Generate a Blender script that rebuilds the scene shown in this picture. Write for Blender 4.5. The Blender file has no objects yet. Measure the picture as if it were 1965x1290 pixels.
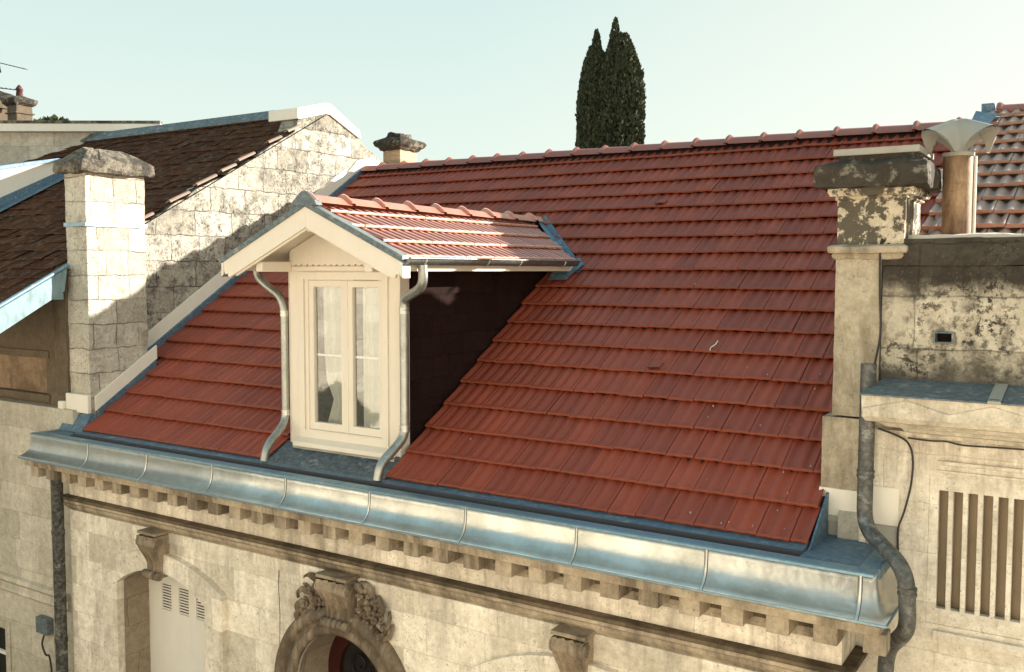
import bpy, bmesh, math, random
import numpy as np
from mathutils import Vector, Matrix, noise
from mathutils.geometry import tessellate_polygon
rnd = random.Random(7)
R = math.radians
scene = bpy.context.scene
COL = scene.collection
# ------------------------------------------------------------------ camera
cam_d = bpy.data.cameras.new("camera"); cam = bpy.data.objects.new("camera", cam_d); COL.objects.link(cam)
scene.camera = cam
cam_d.sensor_fit = 'HORIZONTAL'; cam_d.sensor_width = 36.0; cam_d.lens = 36.0 * 1797.4 / 1965.0
cam_d.shift_x = 0.0; cam_d.shift_y = -(645.0 - 628.5) / 1965.0
cam_d.clip_start = 0.05; cam_d.clip_end = 2000
def cam_rows(y, p, r):
    cy, sy, cp, sp = math.cos(y), math.sin(y), math.cos(p), math.sin(p)
    f = Vector((-sy * cp, cy * cp, -sp)); rt = Vector((cy, sy, 0)); dn = f.cross(rt)
    c, s = math.cos(r), math.sin(r)
    return c * rt + s * dn, -s * rt + c * dn, f
_rt, _dn, _f = cam_rows(.5700, .0616, -.0015)
CAMZ = 7.0
M = Matrix((_rt, -_dn, -_f)).transposed().to_4x4(); M.translation = (0, 0, CAMZ); cam.matrix_world = M
# ------------------------------------------------------------------ sky, sun, exposure
SUN = Vector((0.70, 0.68, 0.294)).normalized()
sun_el = math.asin(SUN.z); sun_az = math.atan2(SUN.x, SUN.y)
w = bpy.data.worlds.new("World"); scene.world = w; w.use_nodes = True
nt = w.node_tree; nt.nodes.clear()
wo = nt.nodes.new('ShaderNodeOutputWorld'); bg = nt.nodes.new('ShaderNodeBackground')
sky = nt.nodes.new('ShaderNodeTexSky'); sky.sky_type = 'NISHITA'; sky.sun_disc = False
sky.sun_elevation = sun_el; sky.sun_rotation = sun_az; sky.altitude = 50; sky.air_density = 1.0; sky.dust_density = 2.0; sky.ozone_density = 1.0
tc = nt.nodes.new('ShaderNodeTexCoord'); sx = nt.nodes.new('ShaderNodeSeparateXYZ'); nt.links.new(tc.outputs['Generated'], sx.inputs[0])
hs = nt.nodes.new('ShaderNodeHueSaturation'); hs.inputs['Saturation'].default_value = 0.55; nt.links.new(sky.outputs[0], hs.inputs['Color'])
mx = nt.nodes.new('ShaderNodeMix'); mx.data_type = 'RGBA'; mx.blend_type = 'MIX'; mx.inputs[0].default_value = 0.62
nt.links.new(hs.outputs[0], mx.inputs[6])
rp = nt.nodes.new('ShaderNodeValToRGB'); nt.links.new(sx.outputs[2], rp.inputs[0])
e = rp.color_ramp.elements
e[0].position = 0.0; e[0].color = (10.4, 10.4, 8.9, 1); e[1].position = 1.0; e[1].color = (3.2, 6.6, 8.0, 1)
for pos, c in ((0.12, (8.8, 10.1, 9.0, 1)), (0.30, (7.0, 9.1, 8.5, 1)), (.6, (3.8, 7.0, 8.0, 1))):
    q = e.new(pos); q.color = c
dt = nt.nodes.new('ShaderNodeVectorMath'); dt.operation = 'DOT_PRODUCT'; dt.inputs[1].default_value = (.72, .69, .05); nt.links.new(tc.outputs['Generated'], dt.inputs[0])
mr = nt.nodes.new('ShaderNodeMapRange'); nt.links.new(dt.outputs['Value'], mr.inputs[0]); mr.inputs[1].default_value = .15; mr.inputs[2].default_value = 1.0; mr.inputs[4].default_value = .85
m2 = nt.nodes.new('ShaderNodeMix'); m2.data_type = 'RGBA'; m2.inputs[7].default_value = (11.5, 10.6, 8.6, 1); nt.links.new(mr.outputs[0], m2.inputs[0]); nt.links.new(rp.outputs[0], m2.inputs[6])
nt.links.new(m2.outputs[2], mx.inputs[7]); nt.links.new(mx.outputs[2], bg.inputs[0])
bg.inputs[1].default_value = 0.053
nt.links.new(bg.outputs[0], wo.inputs[0])
sd = bpy.data.lights.new("sun", 'SUN'); sd.energy = 5.0; sd.angle = R(0.5); sd.color = (1.0, 0.94, 0.85)
so = bpy.data.objects.new("sun", sd); COL.objects.link(so); so.location = (20, 20, 30)
so.rotation_euler = SUN.to_track_quat('Z', 'Y').to_euler()
vs = scene.view_settings; vs.view_transform = 'Standard'; vs.look = 'None'; vs.exposure = 1.25; vs.gamma = 1.0
scene.render.engine = 'CYCLES'

# ------------------------------------------------------------------ material helpers
class NB:
    def __init__(s, name):
        s.m = bpy.data.materials.new(name); s.m.use_nodes = True; s.t = s.m.node_tree; s.t.nodes.clear()
        s.out = s.n('ShaderNodeOutputMaterial'); s.b = s.n('ShaderNodeBsdfPrincipled'); s.l(s.b.outputs[0], s.out.inputs[0])
        s.pos = s.n('ShaderNodeNewGeometry').outputs['Position']
    def n(s, ty): return s.t.nodes.new(ty)
    def l(s, a, b): s.t.links.new(a, b)
    def set(s, sock, v):
        if isinstance(v, bpy.types.NodeSocket): s.l(v, sock)
        else:
            if isinstance(v, (tuple, list)) and len(v) == 3 and sock.type == 'RGBA': v = (*v, 1)
            sock.default_value = v
    def vec(s, scale=(1, 1, 1), src=None):
        m = s.n('ShaderNodeMapping'); s.l(src or s.pos, m.inputs[0]); m.inputs['Scale'].default_value = scale; return m.outputs[0]
    def swz(s, mode):
        a = s.n('ShaderNodeSeparateXYZ'); s.l(s.pos, a.inputs[0]); c = s.n('ShaderNodeCombineXYZ')
        i = {'xz': (0, 2), 'yz': (1, 2), 'xy': (0, 1)}[mode]; s.l(a.outputs[i[0]], c.inputs[0]); s.l(a.outputs[i[1]], c.inputs[1]); return c.outputs[0]
    def z(s):
        a = s.n('ShaderNodeSeparateXYZ'); s.l(s.pos, a.inputs[0]); return a.outputs[2]
    def noise(s, scale, detail=4, rough=.6, vec=None, dist=0):
        a = s.n('ShaderNodeTexNoise'); s.l(vec or s.pos, a.inputs['Vector']); a.inputs['Scale'].default_value = scale
        a.inputs['Detail'].default_value = detail; a.inputs['Roughness'].default_value = rough; a.inputs['Distortion'].default_value = dist; return a.outputs['Fac']
    def vor(s, scale, vec=None, out='Distance'):
        a = s.n('ShaderNodeTexVoronoi'); s.l(vec or s.pos, a.inputs['Vector']); a.inputs['Scale'].default_value = scale; return a.outputs[out]
    def ramp(s, x, a, b, ca=(0, 0, 0), cb=(1, 1, 1)):
        r = s.n('ShaderNodeMapRange'); r.clamp = True; s.set(r.inputs[0], x); r.inputs[1].default_value = a; r.inputs[2].default_value = b; r.inputs[3].default_value = 0; r.inputs[4].default_value = 1
        return r.outputs[0]
    def mix(s, f, a, b, bt='MIX'):
        m = s.n('ShaderNodeMix'); m.data_type = 'RGBA'; m.blend_type = bt; s.set(m.inputs[0], f); s.set(m.inputs[6], a); s.set(m.inputs[7], b); return m.outputs[2]
    def math(s, op, a, b=0.0):
        m = s.n('ShaderNodeMath'); m.operation = op; s.set(m.inputs[0], a); s.set(m.inputs[1], b); return m.outputs[0]
    def attr(s, name):
        a = s.n('ShaderNodeAttribute'); a.attribute_name = name; return a.outputs['Fac']
    def bump(s, h, strength=.4, dist=.01):
        b = s.n('ShaderNodeBump'); s.l(h, b.inputs['Height']); b.inputs['Strength'].default_value = strength; b.inputs['Distance'].default_value = dist; s.l(b.outputs[0], s.b.inputs['Normal'])
    def fin(s, col, rough=.8, metal=0, spec=None):
        s.set(s.b.inputs['Base Color'], col); s.set(s.b.inputs['Roughness'], rough); s.set(s.b.inputs['Metallic'], metal)
        if spec is not None: s.b.inputs['Specular IOR Level'].default_value = spec
        return s.m

def stone(name, c1, c2, stain, mode='xz', bw=.75, bh=.33, joint=.55, st=(.56, .70), st_amt=.6, spots=.0, sp_th=(.60, .66), var=.16, bump=.35, sp_scale=38, jw=.006, streak=True, top=None, runs=None, base=None, ss_=2.6):
    n = NB(name)
    big = n.noise(1.7, 5, .6); fine = n.noise(55, 3, .7); mid = n.noise(9, 5, .65)
    col = n.mix(big, c1, c2)
    if bw:
        br = n.n('ShaderNodeTexBrick'); v = n.swz(mode)
        wob = n.n('ShaderNodeVectorMath'); wob.operation = 'MULTIPLY_ADD'; nn = n.n('ShaderNodeTexNoise'); nn.inputs['Scale'].default_value = 5; n.l(n.pos, nn.inputs['Vector'])
        n.l(nn.outputs['Color'], wob.inputs[0]); wob.inputs[1].default_value = (.035, .035, 0) if mode == 'xz' else (.07, .07, 0); n.l(v, wob.inputs[2]); v = wob.outputs[0]
        n.l(v, br.inputs['Vector']); br.inputs['Scale'].default_value = 1; br.squash = .72; br.squash_frequency = 3; br.offset_frequency = 2; br.offset = .42
        br.inputs['Brick Width'].default_value = bw; br.inputs['Row Height'].default_value = bh; br.inputs['Mortar Size'].default_value = jw; br.inputs['Mortar Smooth'].default_value = .6; br.inputs['Bias'].default_value = 0
        br.inputs['Color1'].default_value = (1 - var, 1 - var * 1.05, 1 - var * 1.2, 1); br.inputs['Color2'].default_value = (1 + var * .6, 1 + var * .6, 1 + var * .55, 1); br.inputs['Mortar'].default_value = (.9, .88, .84, 1)
        col = n.mix(1.0, col, br.outputs['Color'], 'MULTIPLY'); fac = br.outputs['Fac']
        jn = n.math('MULTIPLY', fac, n.ramp(n.noise(4, 3), .35, .6)); col = n.mix(n.math('MULTIPLY', jn, joint), col, tuple(x * .35 for x in c2))
    g = n.ramp(fine, .25, .8); col = n.mix(.35, col, n.mix(g, (.74, .72, .68), (1.3, 1.3, 1.3)), 'MULTIPLY')
    col = n.mix(.5, col, n.mix(n.ramp(mid, .3, .7), (.70, .65, .58), (1.35, 1.35, 1.34)), 'MULTIPLY'); col = n.mix(.3, col, n.mix(n.ramp(n.noise(22, 6, .75), .34, .6), (.62, .58, .52), (1.3, 1.3, 1.3)), 'MULTIPLY')
    sv = n.vec((1, 1, .22) if streak else (1, 1, 1))
    s1 = n.ramp(n.noise(ss_, 8, .70, sv, .3), *st)
    col = n.mix(n.math('MULTIPLY', s1, st_amt), col, stain)
    if spots:
        sp = n.ramp(n.noise(sp_scale, 4, .7), *sp_th); sp = n.math('MULTIPLY', sp, n.ramp(n.noise(3, 4), .3, .62)); col = n.mix(n.math('MULTIPLY', sp, spots), col, tuple(x * .35 for x in stain))
    if top:   # (z0, z1, colour, amount) : weathered band that follows the stone's height
        zz = n.ramp(n.math('ADD', n.z(), n.math('MULTIPLY', n.math('SUBTRACT', n.noise(5, 6, .7), .5), top[4])), top[0], top[1]); col = n.mix(n.math('MULTIPLY', zz, top[3]), col, top[2])
    if runs:   # soot that has run down from the ledge above: (z_low, z_high, amount)
        rn = n.ramp(n.noise(1.0, 5, .7, n.vec((7, 7, .7)), .2), .44, .66); zz = n.ramp(n.math('ADD', n.z(), n.math('MULTIPLY', n.math('SUBTRACT', n.noise(2.5, 4, .6), .5), .9)), runs[0], runs[1])
        col = n.mix(n.math('MULTIPLY', n.math('MULTIPLY', rn, zz), runs[2]), col, stain)
    if base:
        zz = n.ramp(n.math('ADD', n.z(), n.math('MULTIPLY', n.math('SUBTRACT', n.noise(8, 6, .75), .5), .22)), base[1], base[0]); col = n.mix(n.math('MULTIPLY', zz, base[2]), col, stain)
    pit = n.ramp(n.vor(42), .10, .28); pm = n.math('MULTIPLY', n.math('SUBTRACT', 1.0, pit), n.ramp(n.noise(6, 4, .7), .5, .62)); col = n.mix(n.math('MULTIPLY', pm, .55), col, tuple(x * .45 for x in c2))
    hgt = n.math('ADD', n.math('MULTIPLY', mid, .6), n.math('MULTIPLY', fine, .4))
    if bw: hgt = n.math('SUBTRACT', hgt, n.math('MULTIPLY', fac, .5))
    n.bump(hgt, bump, .012)
    return n.fin(col, .9, 0, .25)

def paint(name, c, rough=.45, dirt=.12, scale=6, grain=0):
    n = NB(name); d = n.ramp(n.noise(scale, 5, .65, n.vec((1, 1, .35))), .45, .8)
    col = n.mix(n.math('MULTIPLY', d, dirt), c, tuple(x * .45 for x in c)); gs = n.ramp(n.noise(26, 5, .75), .66, .74); col = n.mix(n.math('MULTIPLY', gs, .35), col, tuple(x * .4 for x in c)); col = n.mix(.5, col, n.mix(n.noise(3, 5, .7, n.vec((1, 1, .3))), (.86, .84, .80), (1.1, 1.1, 1.1)), 'MULTIPLY'); col = n.mix(.25, col, n.mix(n.noise(90, 2), (.9, .9, .9), (1.08, 1.08, 1.08)), 'MULTIPLY')
    n.bump(n.noise(40, 3), .08 + grain, .004); return n.fin(col, n.math('ADD', rough, n.math('MULTIPLY', d, .2)), 0, .4)

def zinc(name, c, rough=.38, blot=.5, metal=.85, scale=3.2, c2=None):
    n = NB(name); a = n.ramp(n.noise(scale, 6, .7), .35, .72); b = n.ramp(n.noise(22, 4, .7), .4, .75)
    c2 = c2 or tuple(x * .62 for x in c)
    col = n.mix(n.math('MULTIPLY', a, blot), c, c2); col = n.mix(n.math('MULTIPLY', b, .25), col, (.62, .60, .52))
    wh = n.ramp(n.noise(7, 6, .75, n.vec((1, 1, 1.6))), .56, .68); col = n.mix(n.math('MULTIPLY', wh, .3), col, (.8, .78, .72))
    n.bump(n.math('ADD', n.math('MULTIPLY', n.noise(3.2, 3), 1.3), n.math('MULTIPLY', n.noise(60, 3), .06)), .35, .03)
    return n.fin(col, n.math('ADD', rough, n.math('MULTIPLY', a, .16)), metal)

def tilemat(name, base, alt, nose, rough=.4, lichen=0, pale=(.62, .55, .46), spec=.5, coat=0.0, groove_shade=None):
    n = NB(name); r = n.attr('rnd'); e = n.attr('nose')
    col = n.mix(r, base, alt)
    nb = n.ramp(n.noise(4, 5, .65), .35, .7); col = n.mix(n.math('MULTIPLY', nb, .35), col, tuple(x * .62 for x in base))
    if groove_shade: col = n.mix(n.attr('groove_shade'), col, groove_shade)
    g = n.noise(140, 2, .6); col = n.mix(.5, col, n.mix(g, (.6, .6, .6), (1.35, 1.35, 1.35)), 'MULTIPLY')
    ee = n.math('MULTIPLY', e, n.ramp(n.noise(30, 4), .25, .6)); col = n.mix(ee, col, nose)
    sp = n.ramp(n.noise(21, 5, .72, None, 1.0), .70, .73); col = n.mix(n.math('MULTIPLY', sp, .55), col, pale)
    if lichen:
        li = n.ramp(n.noise(9, 7, .75), .5, .66); col = n.mix(n.math('MULTIPLY', li, lichen), col, (.25, .21, .17))
    n.bump(n.noise(160, 2), .18, .003)
    m = n.fin(col, n.math('ADD', rough, n.math('MULTIPLY', nb, .1)), 0, spec)
    n.b.inputs['Coat Weight'].default_value = coat; n.b.inputs['Coat Roughness'].default_value = .3
    return m
def flat(name, c, rough=.7, metal=0): n = NB(name); return n.fin(n.mix(.3, c, n.mix(n.noise(25, 4), (.7, .7, .7), (1.2, 1.2, 1.2)), 'MULTIPLY'), rough, metal)

MT = {}
MT['facade'] = stone('facade_limestone', (.86, .80, .70), (.70, .64, .55), (.21, .17, .13), bw=.62, bh=.33, joint=.16, st_amt=.42, spots=.7, var=.24, jw=.005, runs=(3.2, 4.3, .5), bump=.5)
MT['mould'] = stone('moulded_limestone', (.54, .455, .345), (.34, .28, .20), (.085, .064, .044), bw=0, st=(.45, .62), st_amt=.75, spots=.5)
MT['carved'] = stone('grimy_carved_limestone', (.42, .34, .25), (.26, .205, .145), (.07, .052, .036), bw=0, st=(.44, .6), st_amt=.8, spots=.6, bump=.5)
MT['mould_dark'] = stone('sooty_shaded_limestone', (.22, .17, .115), (.12, .09, .06), (.04, .03, .02), bw=0, st=(.42, .6), st_amt=.8, spots=.6)  # soot on the string course, painted shade behind the dentils
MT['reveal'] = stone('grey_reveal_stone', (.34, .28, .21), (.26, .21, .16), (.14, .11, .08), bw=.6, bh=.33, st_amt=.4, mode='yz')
MT['gable'] = stone('rough_gable_stone', (.54, .515, .45), (.30, .28, .24), (.055, .048, .04), mode='yz', bw=.62, bh=.34, joint=.95, st=(.47, .62), st_amt=.6, spots=.9, sp_th=(.53, .60), sp_scale=34, var=.3, bump=1.0, jw=.010, streak=False, ss_=6)
MT['chimney'] = stone('chimney_stone', (.62, .585, .51), (.42, .39, .33), (.20, .17, .14), mode='yz', bw=.42, bh=.29, joint=.85, st=(.52, .66), st_amt=.6, spots=.7, sp_th=(.54, .62), var=.24, bump=.9, jw=.008, streak=False, ss_=5)
MT['lichen'] = stone('lichen_cap_stone', (.36, .32, .25), (.12, .10, .075), (.03, .025, .02), bw=0, st=(.40, .58), st_amt=.8, spots=.9, sp_th=(.5, .6), bump=1.2, streak=False, ss_=6)
MT['blackcap'] = stone('blackened_cap_stone', (.075, .062, .048), (.028, .024, .018), (.34, .30, .23), bw=0, st=(.54, .62), st_amt=.55, bump=1.0, streak=False, ss_=8)
MT['mottled'] = stone('mottled_neck_stone', (.66, .58, .45), (.50, .42, .31), (.06, .05, .036), bw=0, st=(.46, .50), st_amt=.9, bump=1.0, streak=False, ss_=8)
MT['pillar'] = stone('pillar_stone', (.54, .47, .36), (.36, .30, .215), (.13, .10, .065), bw=0, st=(.45, .62), st_amt=.75, spots=.6, ss_=3.5)
MT['parapet'] = stone('parapet_stone', (.66, .60, .49), (.44, .38, .29), (.10, .08, .06), bw=1.1, bh=.36, joint=.8, st=(.47, .60), st_amt=.85, spots=.95, sp_scale=22, sp_th=(.5, .58), streak=False, top=(6.74, 6.98, (.040, .032, .024), .94, .5), base=(6.25, 6.36, .9), bump=1.0, ss_=5)
MT['rfacade'] = stone('right_facade_stone', (.80, .74, .64), (.70, .64, .54), (.24, .185, .14), bw=.9, bh=.34, joint=.35, st=(.58, .74), st_amt=.55, spots=.5, var=.09, jw=.004, runs=(4.9, 5.9, .7))
MT['rcornice'] = stone('right_cornice_stone', (.76, .69, .57), (.60, .53, .42), (.17, .13, .09), bw=0, st=(.46, .66), st_amt=.6, spots=.5)
MT['lfacade'] = stone('left_facade_stone', (.62, .575, .49), (.46, .425, .35), (.20, .175, .14), bw=.7, bh=.36, joint=.4, st=(.5, .72), st_amt=.4, spots=.5)
MT['ldark'] = stone('weathered_dark_stone', (.17, .13, .09), (.10, .08, .055), (.05, .035, .025), bw=0, st_amt=.6, spots=.4)
MT['rubble'] = stone('rough_brown_render', (.36, .26, .17), (.22, .15, .10), (.10, .065, .04), bw=0, st=(.45, .6), st_amt=.6, spots=.8, streak=False, bump=1.0)
MT['street_stone'] = stone('opposite_facade_stone', (.84, .79, .69), (.78, .72, .62), (.5, .45, .36), bw=.7, bh=.35, st_amt=.3)
MT['brickface'] = stone('brick_chimney', (.55, .40, .27), (.45, .31, .20), (.16, .11, .07), bw=.24, bh=.075, joint=.5, st_amt=.3, var=.2, jw=.006)
MT['plaster'] = paint('fresh_white_plaster', (.84, .78, .67), .8, .10, 9, .3)
MT['cream'] = paint('cream_joinery_paint', (.83, .735, .61), .42, .10)
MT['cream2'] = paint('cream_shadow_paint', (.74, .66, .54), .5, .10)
MT['white'] = paint('white_shutter_paint', (.84, .81, .74), .5, .12)
MT['blueboard'] = paint('flaking_pale_blue_paint', (.22, .32, .34), .6, .8, 14, .4)
MT['zinc'] = zinc('new_zinc_cladding', (.70, .69, .64), .32, .95, .88, 2.6, (.38, .385, .35))
MT['zincblue'] = zinc('blue_grey_zinc', (.085, .17, .25), .5, .6, .35)
MT['zincdark'] = zinc('dark_zinc_apron', (.06, .09, .115), .5, .5, .35)
MT['zincedge'] = zinc('zinc_edge_strip', (.20, .34, .43), .35, .5, .6)
MT['slot'] = flat('gutter_shadow_metal', (.06, .066, .08), .6, .3)
MT['pipe'] = zinc('galvanised_downpipe', (.42, .42, .38), .33, .6, .85, 6)
MT['pipedark'] = zinc('painted_dark_downpipe', (.030, .028, .026), .55, .5, .1, 7)
MT['pipeR'] = zinc('weathered_zinc_downpipe', (.085, .085, .08), .45, .7, .4, 7)
MT['gutter'] = zinc('dormer_gutter_zinc', (.22, .22, .22), .32, .4, .8)
MT['lead'] = zinc('lead_grey_strip', (.10, .135, .15), .55, .4, .2)
MT['tile'] = tilemat('red_clay_tile', (.350, .070, .034), (.25, .051, .028), (.23, .050, .019), .52, 0, spec=.42)
MT['dtile'] = tilemat('glazed_red_dormer_tile', (.60, .165, .085), (.50, .13, .07), (.72, .33, .22), .34, 0, spec=.8, coat=.6, groove_shade=(.20, .022, .010))  # grooves painted a deeper red to strengthen their shade
MT['oldtile'] = tilemat('old_brown_roof_tile', (.105, .044, .022), (.060, .026, .015), (.09, .04, .022), .97, .35, (.16, .11, .08), spec=.05)
MT['rtile'] = tilemat('old_orange_roof_tile', (.46, .30, .24), (.36, .22, .175), (.42, .16, .075), .42, .3, (.7, .66, .58), spec=.6)
MT['ridge'] = tilemat('pink_ridge_tile', (.34, .115, .075), (.29, .09, .06), (.34, .10, .06), .4, 0, spec=.6)
MT['mortar'] = tilemat('pale_verge_mortar', (.34, .20, .15), (.42, .33, .26), (.45, .36, .28), .8, .3, spec=.2)
MT['under'] = flat('roof_underlay', (.03, .012, .010), .9)
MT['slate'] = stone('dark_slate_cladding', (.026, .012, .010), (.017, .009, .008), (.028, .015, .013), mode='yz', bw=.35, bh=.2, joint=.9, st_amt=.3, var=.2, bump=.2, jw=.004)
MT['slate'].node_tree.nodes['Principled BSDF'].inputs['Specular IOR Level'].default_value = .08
MT['door'] = paint('dark_red_door_paint', (.045, .010, .007), .35, .3)
MT['iron'] = flat('black_ironwork', (.012, .011, .010), .45, .4)
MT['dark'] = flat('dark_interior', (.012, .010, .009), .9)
MT['slatwood'] = paint('brown_louvre_wood', (.34, .26, .175), .7, .5, 9, .3)
MT['rust'] = None
n = NB('rusty_flue_metal'); a_ = n.ramp(n.noise(3.2, 6, .7, n.vec((2, 2, .5))), .38, .62); c_ = n.mix(a_, (.14, .07, .035), (.42, .27, .15)); c_ = n.mix(n.math('MULTIPLY', n.ramp(n.noise(12, 5, .7), .5, .7), .6), c_, (.06, .035, .02))
n.bump(n.noise(30, 4), .3, .006); MT['rust'] = n.fin(c_, .6, .2)
MT['cowl'] = paint('grey_fibre_cement', (.40, .37, .31), .6, .25, 8)
MT['wire'] = flat('black_cable_sheath', (.03, .022, .018), .6)
MT['redpot'] = flat('red_chimney_pot', (.09, .022, .02), .6)
MT['asphalt'] = stone('street_asphalt', (.16, .15, .14), (.12, .115, .105), (.03, .03, .03), bw=0, st_amt=.4)
MT['pave'] = stone('pavement_slabs', (.36, .32, .27), (.28, .25, .2), (.15, .13, .11), mode='xy', bw=.5, bh=.5, st_amt=.3)
MT['earth'] = stone('garden_ground', (.10, .10, .05), (.07, .06, .04), (.04, .04, .02), bw=0)
MT['bark'] = flat('cypress_bark', (.09, .065, .045), .9)
n = NB('net_curtain'); n.b.inputs['Alpha'].default_value = .8; MT['curtain'] = n.fin((.80, .76, .66), .9)
n = NB('window_glass'); gl = n.n('ShaderNodeBsdfGlossy'); gl.inputs['Roughness'].default_value = .01; gl.inputs['Color'].default_value = (.95, .95, .92, 1)
tr = n.n('ShaderNodeBsdfTransparent'); tr.inputs['Color'].default_value = (.9, .92, .9, 1); ms = n.n('ShaderNodeMixShader'); ms.inputs[0].default_value = .25
nb_ = n.n('ShaderNodeBump'); n.l(n.noise(2.5, 2), nb_.inputs['Height']); nb_.inputs['Strength'].default_value = .07; nb_.inputs['Distance'].default_value = .02; n.l(nb_.outputs[0], gl.inputs['Normal'])
n.l(tr.outputs[0], ms.inputs[1]); n.l(gl.outputs[0], ms.inputs[2]); n.l(ms.outputs[0], n.out.inputs[0]); MT['glass'] = n.m
def leafmat(name, a, b):
    n = NB(name); r = n.attr('rnd'); col = n.mix(r, a, b); n.b.inputs['Subsurface Weight'].default_value = 0
    return n.fin(n.mix(.4, col, n.mix(n.noise(2.2, 3), (.6, .6, .6), (1.3, 1.3, 1.2)), 'MULTIPLY'), .75, 0, .2)
MT['leaf'] = leafmat('cypress_foliage', (.034, .042, .022), (.10, .105, .058))
MT['leaf2'] = leafmat('shrub_foliage', (.03, .045, .015), (.08, .09, .035))

# ------------------------------------------------------------------ mesh helpers
OFF = {}
def root(name, loc, label, cat, group=None):
    o = bpy.data.objects.new(name, None); COL.objects.link(o); o.location = loc; o.empty_display_size = .2
    o['label'] = label; o['category'] = cat
    if group: o['group'] = group
    OFF[o.name] = Vector(loc); return o
class MB:
    def __init__(s): s.v = []; s.f = []; s.sm = []; s.att = {}
    def add(s, vs, fs, smooth=False):
        b = len(s.v); s.v += [tuple(x) for x in vs]; s.f += [tuple(b + i for i in f) for f in fs]; s.sm += [smooth] * len(fs)
    def box(s, x0, x1, y0, y1, z0, z1):
        s.add([(x, y, z) for x in (x0, x1) for y in (y0, y1) for z in (z0, z1)], [(0, 1, 3, 2), (4, 6, 7, 5), (0, 4, 5, 1), (2, 3, 7, 6), (0, 2, 6, 4), (1, 5, 7, 3)]); return s
    def ext(s, pts, axis, a, b):   # extrude a 2D outline; axis 'x': pts=(y,z); 'y': (x,z); 'z': (x,y)
        fn = {'x': lambda p, t: (t, p[0], p[1]), 'y': lambda p, t: (p[0], t, p[1]), 'z': lambda p, t: (p[0], p[1], t)}[axis]
        n = len(pts); tri = tessellate_polygon([[Vector((p[0], p[1], 0)) for p in pts]])
        s.add([fn(p, a) for p in pts] + [fn(p, b) for p in pts], [tuple(t) for t in tri] + [tuple(n + i for i in reversed(t)) for t in tri] + [(i, (i + 1) % n, n + (i + 1) % n, n + i) for i in range(n)]); return s
    def holed(s, outer, holes, axis, a, b):
        fn = {'x': lambda p, t: (t, p[0], p[1]), 'y': lambda p, t: (p[0], t, p[1])}[axis]
        loops = [outer] + holes; flatp = [p for l in loops for p in l]; n = len(flatp)
        tri = tessellate_polygon([[Vector((p[0], p[1], 0)) for p in l] for l in loops])
        fs = [tuple(t) for t in tri] + [tuple(n + i for i in t) for t in tri]; k = 0
        for l in loops:
            m = len(l); fs += [(k + i, k + (i + 1) % m, n + k + (i + 1) % m, n + k + i) for i in range(m)]; k += m
        s.add([fn(p, a) for p in flatp] + [fn(p, b) for p in flatp], fs); return s
    def tube(s, pts, r, n=12, caps=True, arc=(0, 2 * math.pi)):
        P = [Vector(p) for p in pts]; rs = r if isinstance(r, (list, tuple)) else [r] * len(P); rings = []; up = None
        for i, p in enumerate(P):
            d = (P[min(i + 1, len(P) - 1)] - P[max(i - 1, 0)]).normalized()
            if up is None: up = Vector((0, 0, 1)) if abs(d.z) < .9 else Vector((0, 1, 0))
            a = d.cross(up).normalized(); up = a.cross(d).normalized()
            rings.append([p + rs[i] * (math.cos(2 * math.pi * k / n) * a + math.sin(2 * math.pi * k / n) * up) for k in range(n)])
        b = [v for q in rings for v in q]
        s.add(b, [(i * n + k, i * n + (k + 1) % n, (i + 1) * n + (k + 1) % n, (i + 1) * n + k) for i in range(len(P) - 1) for k in range(n)], True)
        if caps: s.add(rings[0] + rings[-1], [tuple(range(n))[::-1], tuple(range(n, 2 * n))])
        return s
    def build(s, name, m, parent=None, bevel=0, smooth=None, **kw):
        me = bpy.data.meshes.new(name); off = OFF[parent.name] if parent else Vector(kw.get('loc', (0, 0, 0)))
        me.from_pydata([(x - off.x, y - off.y, z - off.z) for x, y, z in s.v], [], s.f); me.materials.append(MT[m] if isinstance(m, str) else m)
        for k, arr in s.att.items():
            a = me.attributes.new(k, 'FLOAT', 'POINT'); a.data.foreach_set('value', arr)
        sm = s.sm if smooth is None else [smooth] * len(s.f)
        me.polygons.foreach_set('use_smooth', sm)
        bm = bmesh.new(); bm.from_mesh(me); bmesh.ops.recalc_face_normals(bm, faces=bm.faces); bm.to_mesh(me); bm.free(); me.update()
        o = bpy.data.objects.new(name, me); COL.objects.link(o)
        if parent: o.parent = parent
        else: o.location = off
        OFF[o.name] = off
        if bevel:
            b = o.modifiers.new('bevel', 'BEVEL'); b.width = bevel; b.segments = 2; b.limit_method = 'ANGLE'; b.angle_limit = R(35)
        for k in ('label', 'category', 'group', 'kind'):
            if k in kw: o[k] = kw[k]
        return o
def smoothpath(pts, n=5):
    P = [Vector(p) for p in pts]; out = []
    for i in range(len(P) - 1):
        a, b, c, d = P[max(i - 1, 0)], P[i], P[i + 1], P[min(i + 2, len(P) - 1)]
        for k in range(n):
            t = k / n; out.append(.5 * ((2 * b) + (c - a) * t + (2 * a - 5 * b + 4 * c - d) * t * t + (3 * b - a - 3 * c + d) * t ** 3))
    return out + [P[-1]]
def bent(pts, rad=.06, n=5):   # polyline with rounded elbows
    P = [Vector(p) for p in pts]; out = [P[0]]
    for i in range(1, len(P) - 1):
        a = (P[i - 1] - P[i]); b = (P[i + 1] - P[i]); ra = min(rad, a.length * .45); rb = min(rad, b.length * .45)
        p0 = P[i] + a.normalized() * ra; p1 = P[i] + b.normalized() * rb
        for k in range(n + 1):
            t = k / n; out.append((1 - t) ** 2 * p0 + 2 * t * (1 - t) * P[i] + t * t * p1)
    return out + [P[-1]]
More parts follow.
